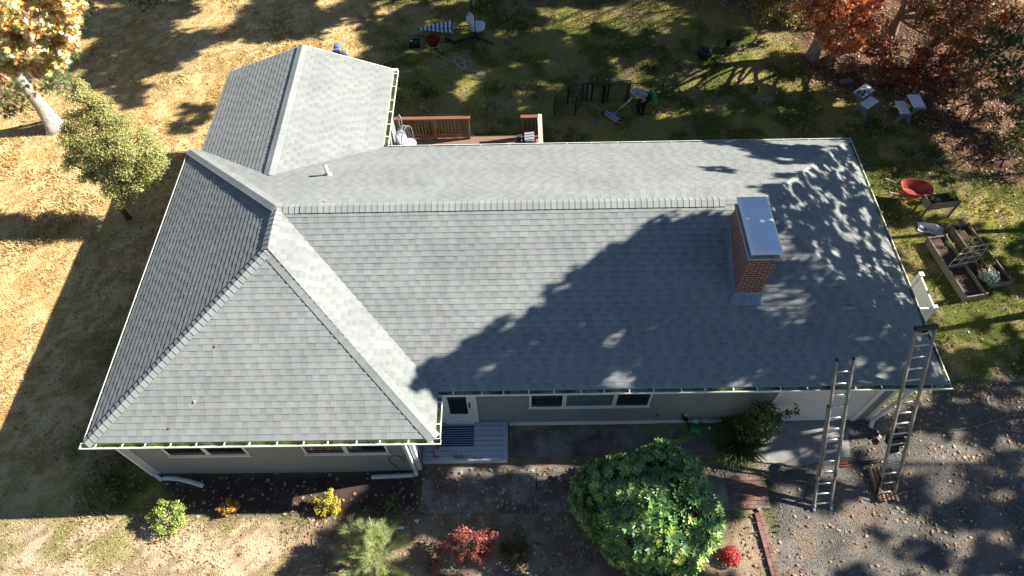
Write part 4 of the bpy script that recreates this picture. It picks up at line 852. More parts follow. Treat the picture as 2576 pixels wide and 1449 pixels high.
# feathery pine seedling in front
rng=np.random.default_rng(91); b=g(950,1430); t=thing('pine_sapling','feathery pale green pine sapling in the front garden','tree',b)
mb=MB(); tips=[]; top=np.array(b)+np.array([0.08,.45,1.45]); mb.tube([np.array(b)-np.array([0,0,.1]),(np.array(b)+top)/2,top],[.03,.02,.006],7)
for i in range(64):
    f=rng.uniform(.08,1); a=rng.uniform(0,6.283); L=(1.02-f)*1.2*rng.uniform(.6,1.05)+.08; p0=np.array(b)+(top-np.array(b))*f; p1=p0+np.array([math.cos(a)*L,math.sin(a)*L,.22*L+.05]); lp=limb_path(p0,p1,rng,.05,4); mb.tube(lp,[.008,.007,.006,.005,.003],4)
    for k in range(int(5+L*16)):
        s=rng.uniform(.25,1); q=p0+(p1-p0)*s; tips.append((q,unit((p1-p0)+np.array([0,0,.25])+rng.normal(size=3)*.2)))
mb.build('stem',M_bark,t,smooth=True); needle_tufts('foliage',t,tips,.20,26,[(.48,.54,.22),(.60,.64,.34),(.34,.42,.15)],rng,M_needle,wd=1.1,spread=.75)
# --- lawn: grass blades and fallen leaves
def scatter_pts(n,rng,x0=-13,x1=31,y0=-4.6,y1=22):
    x=rng.uniform(x0,x1,n);y=rng.uniform(y0,y1,n)
    d=np.stack([x,y,np.zeros(n)],1)-CAM; zz=d@FW; u=1288+FOC*(d@CR)/zz; v=724.5-FOC*(d@CU)/zz
    k=(u>-30)&(u<2606)&(v>-30)&(v<1479); x,y=x[k],y[k]
    hs=inpoly(x,y,[(.1,-.95),(7.3,-.95),(7.3,.1),(19.1,.1),(19.1,7.7),(6,7.7),(6,11.2),(.2,11.2),(.2,7.7),(.1,7.7)])
    return x[~hs],y[~hs]
hard=[[(7.1,-2.06),(15.06,-2.06),(15.06,.3),(7.1,.3)],ccw(gp((1895,1060),(2128,1060),(2138,1150),(2000,1172),(1895,1160))),ccw(gp((1815,1185),(1930,1185),(1920,1290),(1815,1290)))]
def onhard(x,y):
    k=np.zeros(len(x),bool)
    for p in hard: k|=inpoly(x,y,p)
    return k
rng=np.random.default_rng(201); x,y=scatter_pts(760000,rng); gcol,k=ground_color(x,y)
grassy=1-np.clip(k['forest']+k['bed']+k['dirt']*.8+k['drive']+k['fl']*.45,0,1); dn=.35+.65*sstep(.35,.6,vnoise(x,y,.9,15,3))
keep=(rng.random(len(x))<grassy*dn)&~onhard(x,y); x,y,gcol=x[keep],y[keep],gcol[keep]; N_=len(x)
tall=sstep(.55,.75,vnoise(x,y,.8,16,3)); d=unit(np.stack([rng.normal(size=N_)*.6,rng.normal(size=N_)*.6,np.full(N_,.75)],1)); U=unit(np.cross(d,randdirs(N_,rng)))
cc=gcol*rng.uniform(.45,1.75,(N_,1)); gr=rng.random(N_)<.12; cc[gr]=palette(gr.sum(),[(.60,.50,.28)],None,.1,rng)
leaves('grass',np.stack([x,y,gh(x,y)-.005],1),U*3.2,d,rng.uniform(.04,.085,N_)*(1+tall*.8),cc,BLADE,M_leaf)
props(bpy.data.objects['grass'],'short patchy lawn grass, straw coloured and green','grass',kind='stuff')
x,y=scatter_pts(95000,rng); k=ground_masks(x,y); f=k['forest']
dens=.07+.10*vnoise(x,y,.35,44,2)+.95*f+.6*k['dirt']+.10*k['bed']+.26*k['drive']+.10*k['fl']; dr_=sstep(.4,1.5,polydist(x,y,gp((2250,1000),(2620,820),(2700,1500),(2350,1250),(2200,1110)))); dens+=dr_*.8
dens-=onhard(x,y)*.05*(1); cn=vnoise(x,y,.7,19,3); dens*=.4+1.4*sstep(.4,.62,cn); dens=np.where(onhard(x,y)&(y>-.9),.02,dens)
keep=(rng.random(len(x))<dens); keep&=~inpoly(x,y,[(7.05,-.85),(9.35,-.85),(9.35,.35),(7.05,.35)]); x,y,f=x[keep],y[keep],f[keep]; N_=len(x); print('fallen leaves',N_)
z=gh(x,y)+.012+np.where(onhard(x,y),.05,0)
Nn=unit(np.stack([rng.normal(size=N_)*.22,rng.normal(size=N_)*.22,np.ones(N_)],1)); U,V=frames(Nn,rng)
leaves('fallen_leaves',np.stack([x,y,z+.01],1),U,V,rng.uniform(.05,.13,N_)*(1+.0*f),palette(N_,[(.36,.21,.12),(.46,.33,.21),(.24,.14,.09),(.54,.43,.31),(.42,.21,.07)],[4,4,3,2,1],.15,rng),OAK,M_dry,None,.35)
props(bpy.data.objects['fallen_leaves'],'dry brown and tan oak leaves fallen over ground','fallen leaves',kind='stuff')
# gravel on the drive
x,y=scatter_pts(90000,rng,12,31,-4.6,4); k=ground_masks(x,y); keep=(rng.random(len(x))<k['drive'])&~onhard(x,y); x,y=x[keep],y[keep]; N_=len(x)
Nn=unit(rng.normal(size=(N_,3))*.4+np.array([0,0,1])); U,V=frames(Nn,rng)
leaves('gravel',np.stack([x,y,gh(x,y)+.006],1),U*1.5,V,rng.uniform(.012,.035,N_),palette(N_,[(.18,.18,.18),(.26,.255,.25),(.11,.105,.10),(.36,.34,.32)],[4,3,3,1],.15,rng),QUAD,M_dry,None,.0)
props(bpy.data.objects['gravel'],'fine grey gravel and grit of the old driveway','gravel',kind='stuff')
# leaves lying on the roof
rl=[(693,215),(815,505),(435,1075),(490,990),(540,880)]
# ================================================================ PORCH AND FRONT THINGS
M_deckp=mat('grey_painted_board',(.44,.49,.56),.5,.10,5,streak=(1,12,1))
t=thing('porch_deck','low grey board porch deck with white front edge before the door','deck',(8.2,-.25,0))
x0,x1,y0,y1,zd=7.13,9.31,-.76,.27,.27
mb=MB(); k=0; y=y0+.10
while y<y1-.02: mb.b2((x0,y+.006,zd-.03),(x1-.135,min(y+.132,y1),zd)); y+=.138
mb.build('decking',M_deckp,t,bevel=.003)
mb=MB(); mb.b2((x1-.13,y0+.003,zd-.03),(x1,y1,zd+.001)); mb.b2((x0,y0-.012,zd-.03),(x1-.135,y0+.10,zd+.001)); mb.build('border_board',M_deckp,t,bevel=.003)
mb=MB(); mb.b2((x0,y0+.01,-.02),(x1-.02,y0+.03,zd-.032)); mb.b2((x1-.04,y0+.03,-.02),(x1-.02,y1,zd-.032)); mb.build('skirt_board',M_white,t)
a=g(1101,1073,zd+.02); b=g(1192,1122,zd+.02)
t=thing('doormat','dark blue ribbed doormat with thin light stripes on the porch deck','doormat',((a[0]+b[0])/2,(a[1]+b[1])/2,zd))
mb=MB(); mb.b2((a[0],b[1],zd+.002),(b[0],a[1],zd+.02)); 
M_mat=mat('mat_fibre',(.022,.065,.125),.9,.3,30); mb.build('mat',M_mat,t)
mb=MB(); n=8; dy=(a[1]-b[1])/(n+.6)
for i in range(n): yy=b[1]+dy*(i+.55); mb.b2((a[0]+.004,yy,zd+.0205),(b[0]-.004,yy+.012,zd+.024))
mb.build('stripe',mat('mat_stripe',(.40,.46,.52),.8),t)
M_redtwig=mat('red_plastic',(.62,.03,.06),.5)
def twig(u,v,r,label):
    t=MB(); p=g(u,v,zd+.015); d=np.array([math.cos(r),math.sin(r),0]); s=np.array([-d[1],d[0],0])
    t.tube([p-d*.05,p,p+d*.03+s*.03,p+d*.06+s*.02],.009,5); t.tube([p,p+d*.03-s*.03,p+d*.05-s*.05],.008,5); t.tube([p-d*.02,p-d*.01+s*.035],.007,5)
    o=t.build('red_twig',M_redtwig); return props(o,label,'twig','small red forked twigs on the porch deck')
for u,v,r,lb in ((1094,1128,.4,'small red forked twig beside the doormat, leftmost of the top pair'),(1102,1127,1.8,'small red forked twig under the gutter corner, right one of the top pair'),(1088,1138,.1,'small red forked twig lying alone farthest left on the porch'),(1092,1147,1.2,'small red forked twig, left one of the two nearest the porch edge'),(1100,1150,1.6,'small red forked twig nearest the white porch edge')): twig(u,v,r,lb)
rng=np.random.default_rng(301)
c=g(1158,1148,zd+.006); P=np.concatenate([c+rng.normal(size=(110,3))*[.13,.05,0],g(1195,1153,zd+.006)+rng.normal(size=(60,3))*[.12,.03,0],g(1135,1140,zd+.006)+rng.normal(size=(40,3))*[.2,.1,0],g(1250,1080,zd+.006)+rng.normal(size=(14,3))*[.15,.05,0],g(1120,1068,zd+.006)+rng.normal(size=(25,3))*[.15,.012,0]]); P[:,2]=zd+.007+rng.uniform(0,.01,len(P)); P=P[(P[:,1]>y0)&(P[:,1]<y1)&(P[:,0]<x1)]
U,V=frames(unit(rng.normal(size=P.shape)*.4+[0,0,1]),rng); o=leaves('leaf_debris',P,U,V,rng.uniform(.012,.035,len(P)),palette(len(P),[(.06,.035,.025),(.12,.07,.04)],None,.2,rng),OVAL,M_dry); props(o,'dark crumbled leaf litter scattered on the grey porch deck','leaf litter',kind='stuff')
def hose(name,label,cat_,pts,r,m,group=None,sm=3):
    q=[np.array(p,float) for p in pts]
    for _ in range(sm):
        n=[q[0]]
        for a,b in zip(q[:-1],q[1:]): n+= [a*.75+b*.25,a*.25+b*.75]
        n.append(q[-1]); q=n
    mb=MB(); mb.tube(q,r,6); return props(mb.build(name,m,smooth=True),label,cat_,group)
M_hoseg=mat('green_hose',(.22,.34,.08),.45,.15,8); M_cord=mat('pale_green_cord',(.40,.46,.34),.6,.1,8); M_blackc=mat('black_cable',(.02,.022,.02),.5)
pts=[]; 
for i in range(46):
    a=i*.75; rr=.20+.14*math.sin(i*1.3); p=g(1285,1203,.045); pts.append(p+np.array([math.cos(a)*rr*.8+.1*math.sin(i*.5),math.sin(a)*rr*.95,.02*math.sin(i)+.01]))
hose('garden_hose','thin green cord in loose loops on the concrete walk','cord',pts[:26],.006,mat('olive_cord',(.16,.18,.07),.6),sm=2)
hose('cable','black cable curling up over the grey front siding','cable',[gy(1043,1195,-1.4) if 0 else g(1060,1200,.03),g(1030,1195,.05),g(1010,1190,.1),gy(1000,1178,WY0-.03),gy(985,1165,WY0-.03),gy(975,1155,WY0-.03),gy(985,1147,WY0-.03),gy(1005,1147,WY0-.03),gy(1015,1155,WY0-.03),gy(1018,1160,WY0-.03)],.008,M_blackc)
# hose coil by the wall
pts=[]
for i in range(60):
    a=i*.55; rr=.46-.003*i; p=g(1688,1088,.05); pts.append(p+np.array([math.cos(a)*rr*1.25,math.sin(a)*rr*.75,.012*math.sin(i*.9)+.0008*i]))
pts+= [g(1740,1069,.05),g(1760,1067,.06),g(1768,1060,.12),gy(1755,1052,WY1-.06)]
hose('garden_hose','bright green garden hose coiled behind the rhododendron','hose',pts,.013,M_hoseg,sm=2)
# wall fittings
def onwall(u,v): return gy(u,v,WY1-.02)
p=onwall(1655,1043); mb=MB(); mb.lathe(p+np.array([0,-.02,0]),[(.03,0),(.055,.02),(.055,.05),(.02,.06)],12,ax=((1,0,0),(0,0,1),(0,-1,0))); mb.tube([p+np.array([0,-.05,0]),p+np.array([0,-.05,-.15])],.02,8)
props(mb.build('wall_outlet',mat('grey_fitting',(.2,.22,.24),.5),smooth=True),'small round grey fitting low on the siding','outlet')
p=onwall(1722,1042); mb=MB(); mb.tube([p+np.array([0,-.06,.1]),p+np.array([-.02,-.06,-.12]),p+np.array([0,-.04,-.2])],.035,10); mb.lathe(p+np.array([.07,-.08,-.2]),[(.06,0),(.06,.04),(.03,.06)],12); mb.tube([p+np.array([0,-.06,.1]),p+np.array([0,-.06,.13])],.04,10,mi=1)
t_=mb.build('vent_pipe',[M_black,M_white],smooth=True); props(t_,'short black wall pipe with white top beside the meter','pipe')
p=onwall(1748,1053); t=thing('utility_meter','grey white utility meter box low on the siding','meter',p)
mb=MB(); mb.box(p+np.array([0,-.06,-.02]),(.2,.1,.2)); mb.build('housing',mat('meter_grey',(.42,.46,.48),.5,.2,5),t,bevel=.02)
mb=MB(); mb.lathe(p+np.array([.02,-.11,.0]),[(.06,0),(.06,.02),(.045,.04)],14,ax=((1,0,0),(0,0,1),(0,-1,0))); mb.tube([p+np.array([.12,-.06,.02]),p+np.array([.16,-.06,.02]),p+np.array([.16,-.06,-.15])],.018,8); mb.build('dial',M_steel,t,smooth=True)
# watering can
p=g(1750,1085,.03); t=thing('watering_can','green plastic watering can tipped beside the hose coil','watering can',p)
M_can=mat('green_plastic',(.015,.22,.07),.35,.08,5)
ax=np.array([.75,-.3,.25]); ax/=np.linalg.norm(ax); e1=unit(np.cross(ax,[0,0,1])); e2=np.cross(e1,ax)
c=p+np.array([-.02,0,.15]); mb=MB(); mb.lathe(c-ax*.14,[(.10,0),(.125,.01),(.13,.06),(.122,.14),(.125,.2),(.11,.27),(.07,.28)],18,ax=(e1,e2,ax)); mb.build('body',M_can,t,smooth=True)
mb=MB(); mb.tube([c+ax*.05+e2*.1,c+ax*.22+e2*.18,c+ax*.32+e2*.22],[.025,.018,.014],8); mb.build('spout',M_can,t,smooth=True)
mb=MB(); q=c+ax*.32+e2*.22; dd=unit(ax+e2*.4); mb.lathe(q,[(.015,0),(.035,.05),(.038,.055)],12,ax=(e1,unit(np.cross(dd,e1)),dd)); mb.build('rose',M_white,t,smooth=True)
mb=MB(); mb.tube([c-ax*.12-e2*.12,c-ax*.1-e2*.2,c+ax*.05-e2*.22,c+ax*.15-e2*.16,c+ax*.13-e2*.1],.012,8); mb.build('handle',M_can,t,smooth=True)
P_=gy(1498,1008,WY1); mb=MB(); rngd=np.random.default_rng(3)
for i in range(13):
    a=i*.48; L=rngd.uniform(.07,.17); mb.face([P_+np.array([0,-.04,0]),P_+np.array([math.cos(a-.2)*L*.5,-.036,math.sin(a-.2)*L*.35]),P_+np.array([math.cos(a)*L*1.3,-.03,math.sin(a)*L*.8]),P_+np.array([math.cos(a+.2)*L*.5,-.034,math.sin(a+.2)*L*.35])])
props(mb.build('leaf_wreath',mat('brown_wreath',(.20,.09,.03),.8)),'small brown leaf decoration hanging in the middle front window','decoration')
# ---- ladders
def ladder(label,bl,br_,cpt,vtop,m_rail,fly=None,bar=False,s0=.1):
    bl=np.array(bl,float);br_=np.array(br_,float); c=(bl+br_)/2; cpt=np.array(cpt,float); d=unit(cpt-c); sx=unit(br_-bl); wd=np.linalg.norm(br_-bl); nn=unit(np.cross(sx,d)); 
    if nn[1]>0: nn=-nn
    lo,hi=3,9
    for _ in range(40):
        m=(lo+hi)/2
        if pj(c+d*m)[1]>vtop: lo=m
        else: hi=m
    Lt=lo; t=thing('extension_ladder' if fly else 'ladder',label,'ladder',c)
    secs=[('rail',0,Lt if not fly else fly[1],wd,0)]+([('rail',fly[0],Lt,wd*.9,.05)] if fly else [])
    for nm,a,b,w_l,off in secs:
        for s in (-1,1):
            mb=MB(); q=c+sx*s*(w_l/2)+nn*off; mb.bar(q+d*a,q+d*b,.034,.085,up=nn); r_=mb.build('rail',m_rail,t,bevel=.004)
            if fly: e=MB(); e.bar(q+d*(b-.02),q+d*(b+.04),.034,.08,up=nn); (e.bar(q+d*(a-.03),q+d*(a+.02),.034,.08,up=nn) if off else None); e.build('end_cap',M_black,r_)
        k=a+s0
        while k<b-.06:
            mb=MB(); q=c+d*k+nn*off; mb.tube([q-sx*(w_l/2-.01),q+sx*(w_l/2-.01)],.021,8); mb.build('rung',M_alu,t,smooth=True); k+=.3048
    if not bar:
        for s in (-1,1): mb=MB(); q=c+sx*s*wd/2; mb.box(q+np.array([0,-.03,.01]),(.06,.14,.02)); mb.box(q+np.array([0,0,.06]),(.035,.06,.12)); mb.build('foot',M_steel,t)
    else:
        mb=MB(); q=c+d*(Lt+.02); mb.bar(q-sx*(wd/2+.04),q+sx*(wd/2+.04),.10,.09,up=nn); mb.build('top_bar',M_black,t,bevel=.01)
        mb=MB(); q=q-nn*.06-d*.12; mb.lathe(q+sx*.02,[(.07,-.02),(.07,.02)],14,ax=(d,nn,sx)); mb.build('pulley',M_black,t)
    return t,c,d,sx,nn,Lt,wd
bl,br2=g(2047,1276),g(2089,1272); cp=gy(2110,985,-.15); cp=np.array([cp[0],-.16,H+.0])
L1=ladder('two section aluminium extension ladder, left one of the two on the gutter',bl,br2,cp,903,M_fib,fly=(1.0,2.9))
print('ladder1',L1[1],L1[2],L1[5])
bl,br2=g(2207,1248),g(2250,1242); cp=gy(2295,978,-.15); cp=np.array([cp[0],-.16,H])
L2=ladder('tall single ladder hoist with black top bar, rightmost at roof corner',bl,br2,cp,826,M_fib,bar=True)
t,c,d,sx,nn,Lt,wd=L2
M_rust=mat('brown_steel',(.07,.045,.035),.6,.3,12,metal=.3)
mb=MB()
for s in (-1,1):
    q=c+sx*s*(wd/2+.025); mb.bar(q,q+d*.62,.03,.09,up=nn)
a=c+nn*.05
f0=c+sx*.72+d*.25+nn*.1
for k in (.02,.55): mb.tube([c-sx*(wd/2+.04)+d*k+nn*.04,c+sx*(wd/2+.04)+d*k+nn*.04],.018,6)
mb.tube([c+sx*wd/2+d*.55+nn*.05,c+sx*(wd/2+.35)+d*.2+nn*.1,c-sx*.05+d*.12+nn*.2,c-sx*.2+d*.5+nn*.05],.013,6)
mb.tube([c+sx*wd/2+d*.5,c+sx*.0+d*.14+nn*.2],.011,6); mb.tube([c+sx*(wd/2+.35)+d*.2+nn*.1,c+sx*wd/2+d*.1],.011,6); mb.tube([c-sx*wd/2+d*.08+nn*.04,c+sx*.05+d*.2+nn*.1],.011,6)
mb.build('hoist_base',M_rust,t)
mb=MB(); mb.box(c-sx*(wd/2+.035)+d*.3+nn*.06,(.004,.09,.07),ax=(sx,d,nn)); mb.build('white_label',M_white,t)
mb=MB(); mb.box(c+sx*(wd/2+.02)+d*1.55+nn*.02,(.006,.22,.07),ax=(sx,d,nn)); mb.build('yellow_label',mat('yellow_sticker',(.65,.55,.03),.5),t)
# engine of the hoist, mounted on ladder
e=c+d*1.62-nn*.12
mb=MB(); mb.box(e,(wd*.8,.22,.22),ax=(sx,d,nn)); mb.box(e+d*.2+nn*.04,(wd+.05,.07,.10),ax=(sx,d,nn)); mb.box(e-d*.25,(wd*.5,.16,.14),ax=(sx,d,nn)); mb.lathe(e+d*.32-sx*.05,[(.06,-.04),(.075,0),(.06,.05)],12,ax=(d,nn,sx)); mb.tube([e-sx*.1,e-sx*.1+d*.35,e+sx*.1+d*.33,e+sx*.12],.015,6)
mb.build('engine',mat('engine_black',(.02,.022,.03),.4,.4,20),t,bevel=.012)
mb=MB(); q=c-sx*(wd/2+.16)+d*1.45-nn*.3; mb.lathe(q,[(.05,0),(.07,.05),(.06,.15)],12); mb.build('fuel_tank',mat('red_tank',(.3,.015,.02),.35),t,smooth=True)
mb=MB(); q=c-sx*(wd/2+.16)+d*1.75-nn*.32; mb.lathe(q,[(.05,-.06),(.09,-.03),(.09,.03),(.04,.06)],14,ax=((0,1,0),(0,0,1),(1,0,0))); mb.build('flywheel',M_black,t,smooth=True)
# tubes
M_tube=mat('brown_cardboard',(.27,.17,.12),.85,.15,9)
M_dark=mat('hole_shade',(.02,.015,.012),.9)
a0,a1=g(2184,1178),g(2212,1262)
dd=unit(a1-a0); sd=np.array([dd[1],-dd[0],0]); sd=sd if sd[0]>0 else -sd
labs=['leftmost of the five tubes','second of the five tubes from the left','middle one of the five tubes','second of the five tubes from the right','rightmost of the five tubes']
Lt_=np.linalg.norm(a1-a0)
for i in range(5):
    off=.105*i; k=[.0,.02,-.01,-.02,.03][i]; q0=a0+sd*off+dd*k+np.array([0,0,.05])+(dd*.08 if 0 else 0); q1=q0+dd*Lt_*1.0
    t=thing('cardboard_tube','brown tube on the drive, '+labs[i],'tube',(q0+q1)/2,'brown tubes side by side on the drive')
    mb=MB(); R_=.048
    for j in range(14):
        a=2*math.pi*j/14; b=2*math.pi*(j+1)/14
        f=lambda an,rr: sd*math.cos(an)*rr+np.array([0,0,math.sin(an)*rr])
        mb.face([q0+f(a,R_),q0+f(b,R_),q1+f(b,R_),q1+f(a,R_)]); mb.face([q0+f(b,R_*.8),q0+f(a,R_*.8),q1+f(a,R_*.8),q1+f(b,R_*.8)])
        for q in (q0,q1): mb.face([q+f(a,R_),q+f(b,R_),q+f(b,R_*.8),q+f(a,R_*.8)])
    mb.build('tube_wall',M_tube,t)
    mb=MB(); mb.face([q1-dd*.03+sd*math.cos(6.283*j/12)*R_*.79+np.array([0,0,math.sin(6.283*j/12)*R_*.79]) for j in range(12)]); mb.build('hollow_shade',M_dark,t)  # dark disc stands for the shade inside the hollow tube
for i,(u0,v0,u1,v1,lb) in enumerate(((2118,1166,2205,1158,'long black handled tool with red grip lying on the drive, upper one'),(2124,1172,2212,1163,'long black handled tool with red grip lying on the drive, lower one'))):
    a,b=g(u0,v0,.03),g(u1,v1,.03); t=thing('pry_bar',lb,'tool',a,'two long handled tools on the drive'); mb=MB(); mb.tube([a,b,b+np.array([.06,.03,0])],.013,6); mb.build('shaft',M_black,t); mb=MB(); mb.tube([a-unit(b-a)*.01,a+unit(b-a)*.16],.018,8); mb.build('grip',mat('red_grip',(.4,.03,.03),.5),t)
M_rock=mat('grey_rock',(.36,.36,.35),.9,.3,6,bump=.02)
def rock(p,r,label,seed,group=None):
    bm=bmesh_ico(3); rs=np.random.default_rng(seed); V=np.array(bm[0]); k=1+.35*(vnoise(V[:,0]*1.3+seed,V[:,1]*1.3+V[:,2],1.,seed,2)-.5)*2; V=V*k[:,None]*np.array(r)
    mb=MB(); mb.mesh(V+np.array(p),bm[1]); return props(mb.build('rock',M_rock),label,'rock',group)
def bmesh_ico(n):
    import bmesh
    b=bmesh.new(); bmesh.ops.create_icosphere(b,subdivisions=n,radius=1); vs=[tuple(v.co) for v in b.verts]; fs=[tuple(v.index for v in f.verts) for f in b.faces]; b.free(); return vs,fs
rock(g(2206,1098,.05),(.09,.11,.09),'angular white grey rock beside the corner downspout',1); rock(g(2110,1108,.03),(.14,.10,.07),'flat tan stone behind the left ladder',2)
rock(g(2140,1085,.03),(.1,.07,.05),'small dark stone at the garage wall corner',3)
M_paper=mat('white_paper',(.75,.77,.80),.6)
for u,v,k,lb in ((1048,1313,0,'white triangular paper scrap on the leaves'),(1008,1328,1,'curled white paper scrap beside the pine sapling tip')):
    p=g(u,v,.04); mb=MB(); q=[(-.08,.05,0),(.08,.06,.02),(.03,-.06,.03)] if k==0 else [(-.1,-.02,.0),(-.03,.03,.03),(.08,.03,.01),(.09,-.03,.0),(-.02,-.04,.02)]
    mb.face([p+np.array(a) for a in q]); mb.face([p+np.array(a)-np.array([0,0,.003]) for a in q][::-1]); props(mb.build('paper_scrap',M_paper),lb,'paper','white paper scraps')
p=g(1275,1437,0); t=thing('garden_light','small solar garden stake light at the bottom edge','garden light',p)
mb=MB(); mb.tube([p,p+np.array([0,0,.25])],.01,6); mb.build('stake',M_black,t); mb=MB(); mb.lathe(p+np.array([0,0,.25]),[(.03,0),(.05,.05),(.06,.06),(.02,.08)],12); mb.build('lamp_head',M_steel,t); mb=MB(); mb.box(p+np.array([0,0,.335]),(.09,.06,.008)); mb.build('solar_panel',M_glassd,t)
# thin string across the front
hose('string','long pale string lying across walk, path and drive','string',[g(1300,1190,.035),g(1440,1188,.04),g(1800,1160,.04),g(1890,1172,.04),g(1950,1158,.03),g(2010,1180,.03),g(2090,1135,.03),g(2180,1118,.03),g(2225,1078,.03),g(2330,1072,.03),g(2420,1085,.03),g(2560,1040,.03)],.006,mat('yellow_string',(.35,.38,.16),.6))
# ---- vinyl screen right of the house
pa=g(2315,689,1.3); pb=g(2357.5,772,1.3); pa[0]=pb[0]=(pa[0]+pb[0])/2
t=thing('vinyl_screen','white vinyl privacy screen of two panels beside the right gutter','fence',(pb[0],pb[1],0))
for q in (pa,pb):
    mb=MB(); mb.b2((q[0]-.055,q[1]-.055,-.05),(q[0]+.055,q[1]+.055,1.28)); o=mb.build('post',M_white,t,bevel=.006); mb=MB(); mb.b2((q[0]-.07,q[1]-.07,1.281),(q[0]+.07,q[1]+.07,1.31)); mb.build('post_cap',M_white,o,bevel=.01)
def vpanel(a,b):
    a=np.array(a,float);b=np.array(b,float); d=unit(b-a); s=np.array([-d[1],d[0],0]); L=np.linalg.norm(b-a); mb=MB(); k=0
    while k<L-.01:
        e_=min(k+.148,L); mb.bar(a+d*(k+(e_-k)/2)+np.array([0,0,.12]),a+d*(k+(e_-k)/2)+np.array([0,0,1.16]),(e_-k)-.004,.02,up=s); k+=.15
    o=mb.build('panel',M_white,t); mb=MB()
    for z in (.10,1.2): mb.bar(a+np.array([0,0,z]),b+np.array([0,0,z]),.045,.09)
    mb.build('rail',M_white,o)
vpanel((pa[0],pa[1]-.06,0),(pb[0],pb[1]+.06,0)); vpanel((pb[0]-.06,pb[1],0),(WX2+.9,pb[1],0))
# ---- raised beds
M_soil=mat('garden_soil',(.085,.055,.038),.95,.5,14,bump=.03,bscale=30)
def bed(label,nw,ne,se,sw,mids,group):
    P4=[np.array([*p[:2],0]) for p in (sw,se,ne,nw)]; c=sum(P4)/4; t=thing('raised_bed',label,'raised bed',c,group)
    ins=[p+(c-p)/np.linalg.norm(c-p)*.03 for p in P4]; mb=MB(); mb.hexa([p+np.array([0,0,-.05]) for p in ins],[p+np.array([0,0,.15+random.uniform(-.02,.02)]) for p in ins]); mb.build('soil',M_soil,t)
    for i in range(4):
        a,b=P4[i],P4[(i+1)%4]; mb=MB(); mb.bar(a+np.array([0,0,.12]),b+np.array([0,0,.12]),.035,.26); mb.build('side_board',M_wood,t,bevel=.004)
        mb=MB(); mb.box(a+np.array([0,0,.13]),(.06,.06,.30)); mb.build('corner_post',M_wood,t)
    for a,b in mids: mb=MB(); mb.bar(np.array([*a[:2],.12]),np.array([*b[:2],.12]),.03,.24); mb.build('divider',M_wood,t)
    return t
bed('long weathered raised bed in two halves, nearer the house',g(2337,598,.26),g(2381,591,.26),g(2483,738,.26),g(2434,746,.26),[(g(2384,671,.26),g(2432,665,.26))],'weathered raised garden beds')
bed('long weathered raised bed with green plants, farther from the house',g(2395.4,566,.26),g(2437.7,563,.26),g(2547,706,.26),g(2499,713,.26),[],'weathered raised garden beds')
M_slat=mat('pale_slat',(.50,.45,.33),.7,.15,10)
t=thing('trellis','folding pale wood trellis leaning across the two raised beds','trellis',g(2430,640,.3)); cc_=lambda x,y,z: g(2279.8+.1511*x,541+.1511*y,z)
for a,b,z in (((975,550),(1410,475),.85),((880,655),(1330,560),.72),((795,750),(1250,665),.58),((705,850),(1160,765),.42),((1140,640),(1230,632),.75)):
    mb=MB(); mb.bar(cc_(*a,z),cc_(*b,z),.035,.02); mb.build('slat',M_slat,t)
for a,b in (((705,852),(790,750)),((790,750),(880,657)),((880,657),(975,552)),((870,800),(950,720)),((950,715),(1110,540)),((960,830),(1060,725)),((1060,725),(1235,520)),((1160,765),(1260,655)),((1260,655),(1370,500))):
    mb=MB(); za=.42+(.43)*(850-a[1])/300+.03; zb=.42+.43*(850-b[1])/300+.03; mb.bar(cc_(*a,min(za,.88)-.02),cc_(*b,min(zb,.88)-.02),.018,.03); mb.build('cross_slat',M_slat,t)
low_bush('pepper_plant','green leafy pepper plant standing in the farther raised bed',cc_(1340,760,.15),[(cc_(1340,700,.5),.25),(cc_(1380,740,.4),.2),(cc_(1270,690,.5),.16),(cc_(1300,770,.3),.15)],.07,[(.10,.17,.04),(.16,.22,.06)],1600,311,shape=OVAL)
low_bush('clover_patch','low green weeds in the near half of the farther bed',cc_(1050,450,.15),[(cc_(1090,380,.3),.14),(cc_(1060,440,.25),.16),(cc_(1150,470,.22),.13)],.04,[(.16,.2,.05),(.24,.24,.08)],2200,312,shape=OVAL)
low_bush('herb_plant','small green herb in the far end of the house side bed',cc_(720,490,.15),[(cc_(720,480,.3),.13),(cc_(690,460,.3),.1)],.04,[(.10,.18,.06)],2200,313,shape=OVAL)
low_bush('lavender_bush','silvery grey green bush between the raised beds','' or cc_(1380,1080,0),[(cc_(1370,990,.45),.24),(cc_(1420,1050,.35),.24),(cc_(1350,1060,.35),.2),(cc_(1440,990,.4),.17),(cc_(1400,1110,.25),.18)],.06,[(.36,.44,.38),(.26,.35,.28),(.46,.52,.44)],2600,314,shape=QUAD)
p=cc_(1205,970,0); t=thing('flower_pot','terracotta pot with small green plant between the raised beds','plant pot',p)
mb=MB(); mb.lathe(p,[(.11,0),(.16,.22),(.17,.22),(.17,.26),(.145,.26),(.14,.22)],20); mb.build('pot',mat('terracotta',(.33,.11,.06),.8,.15,6),t,smooth=False)
low_bush('pot_plant','small green plant growing in the terracotta pot',p+np.array([0,0,.22]),[(p+np.array([0,.02,.36]),.13),(p+np.array([.08,-.05,.3]),.08)],.06,[(.2,.24,.06),(.12,.17,.05)],2600,315,shape=OVAL)
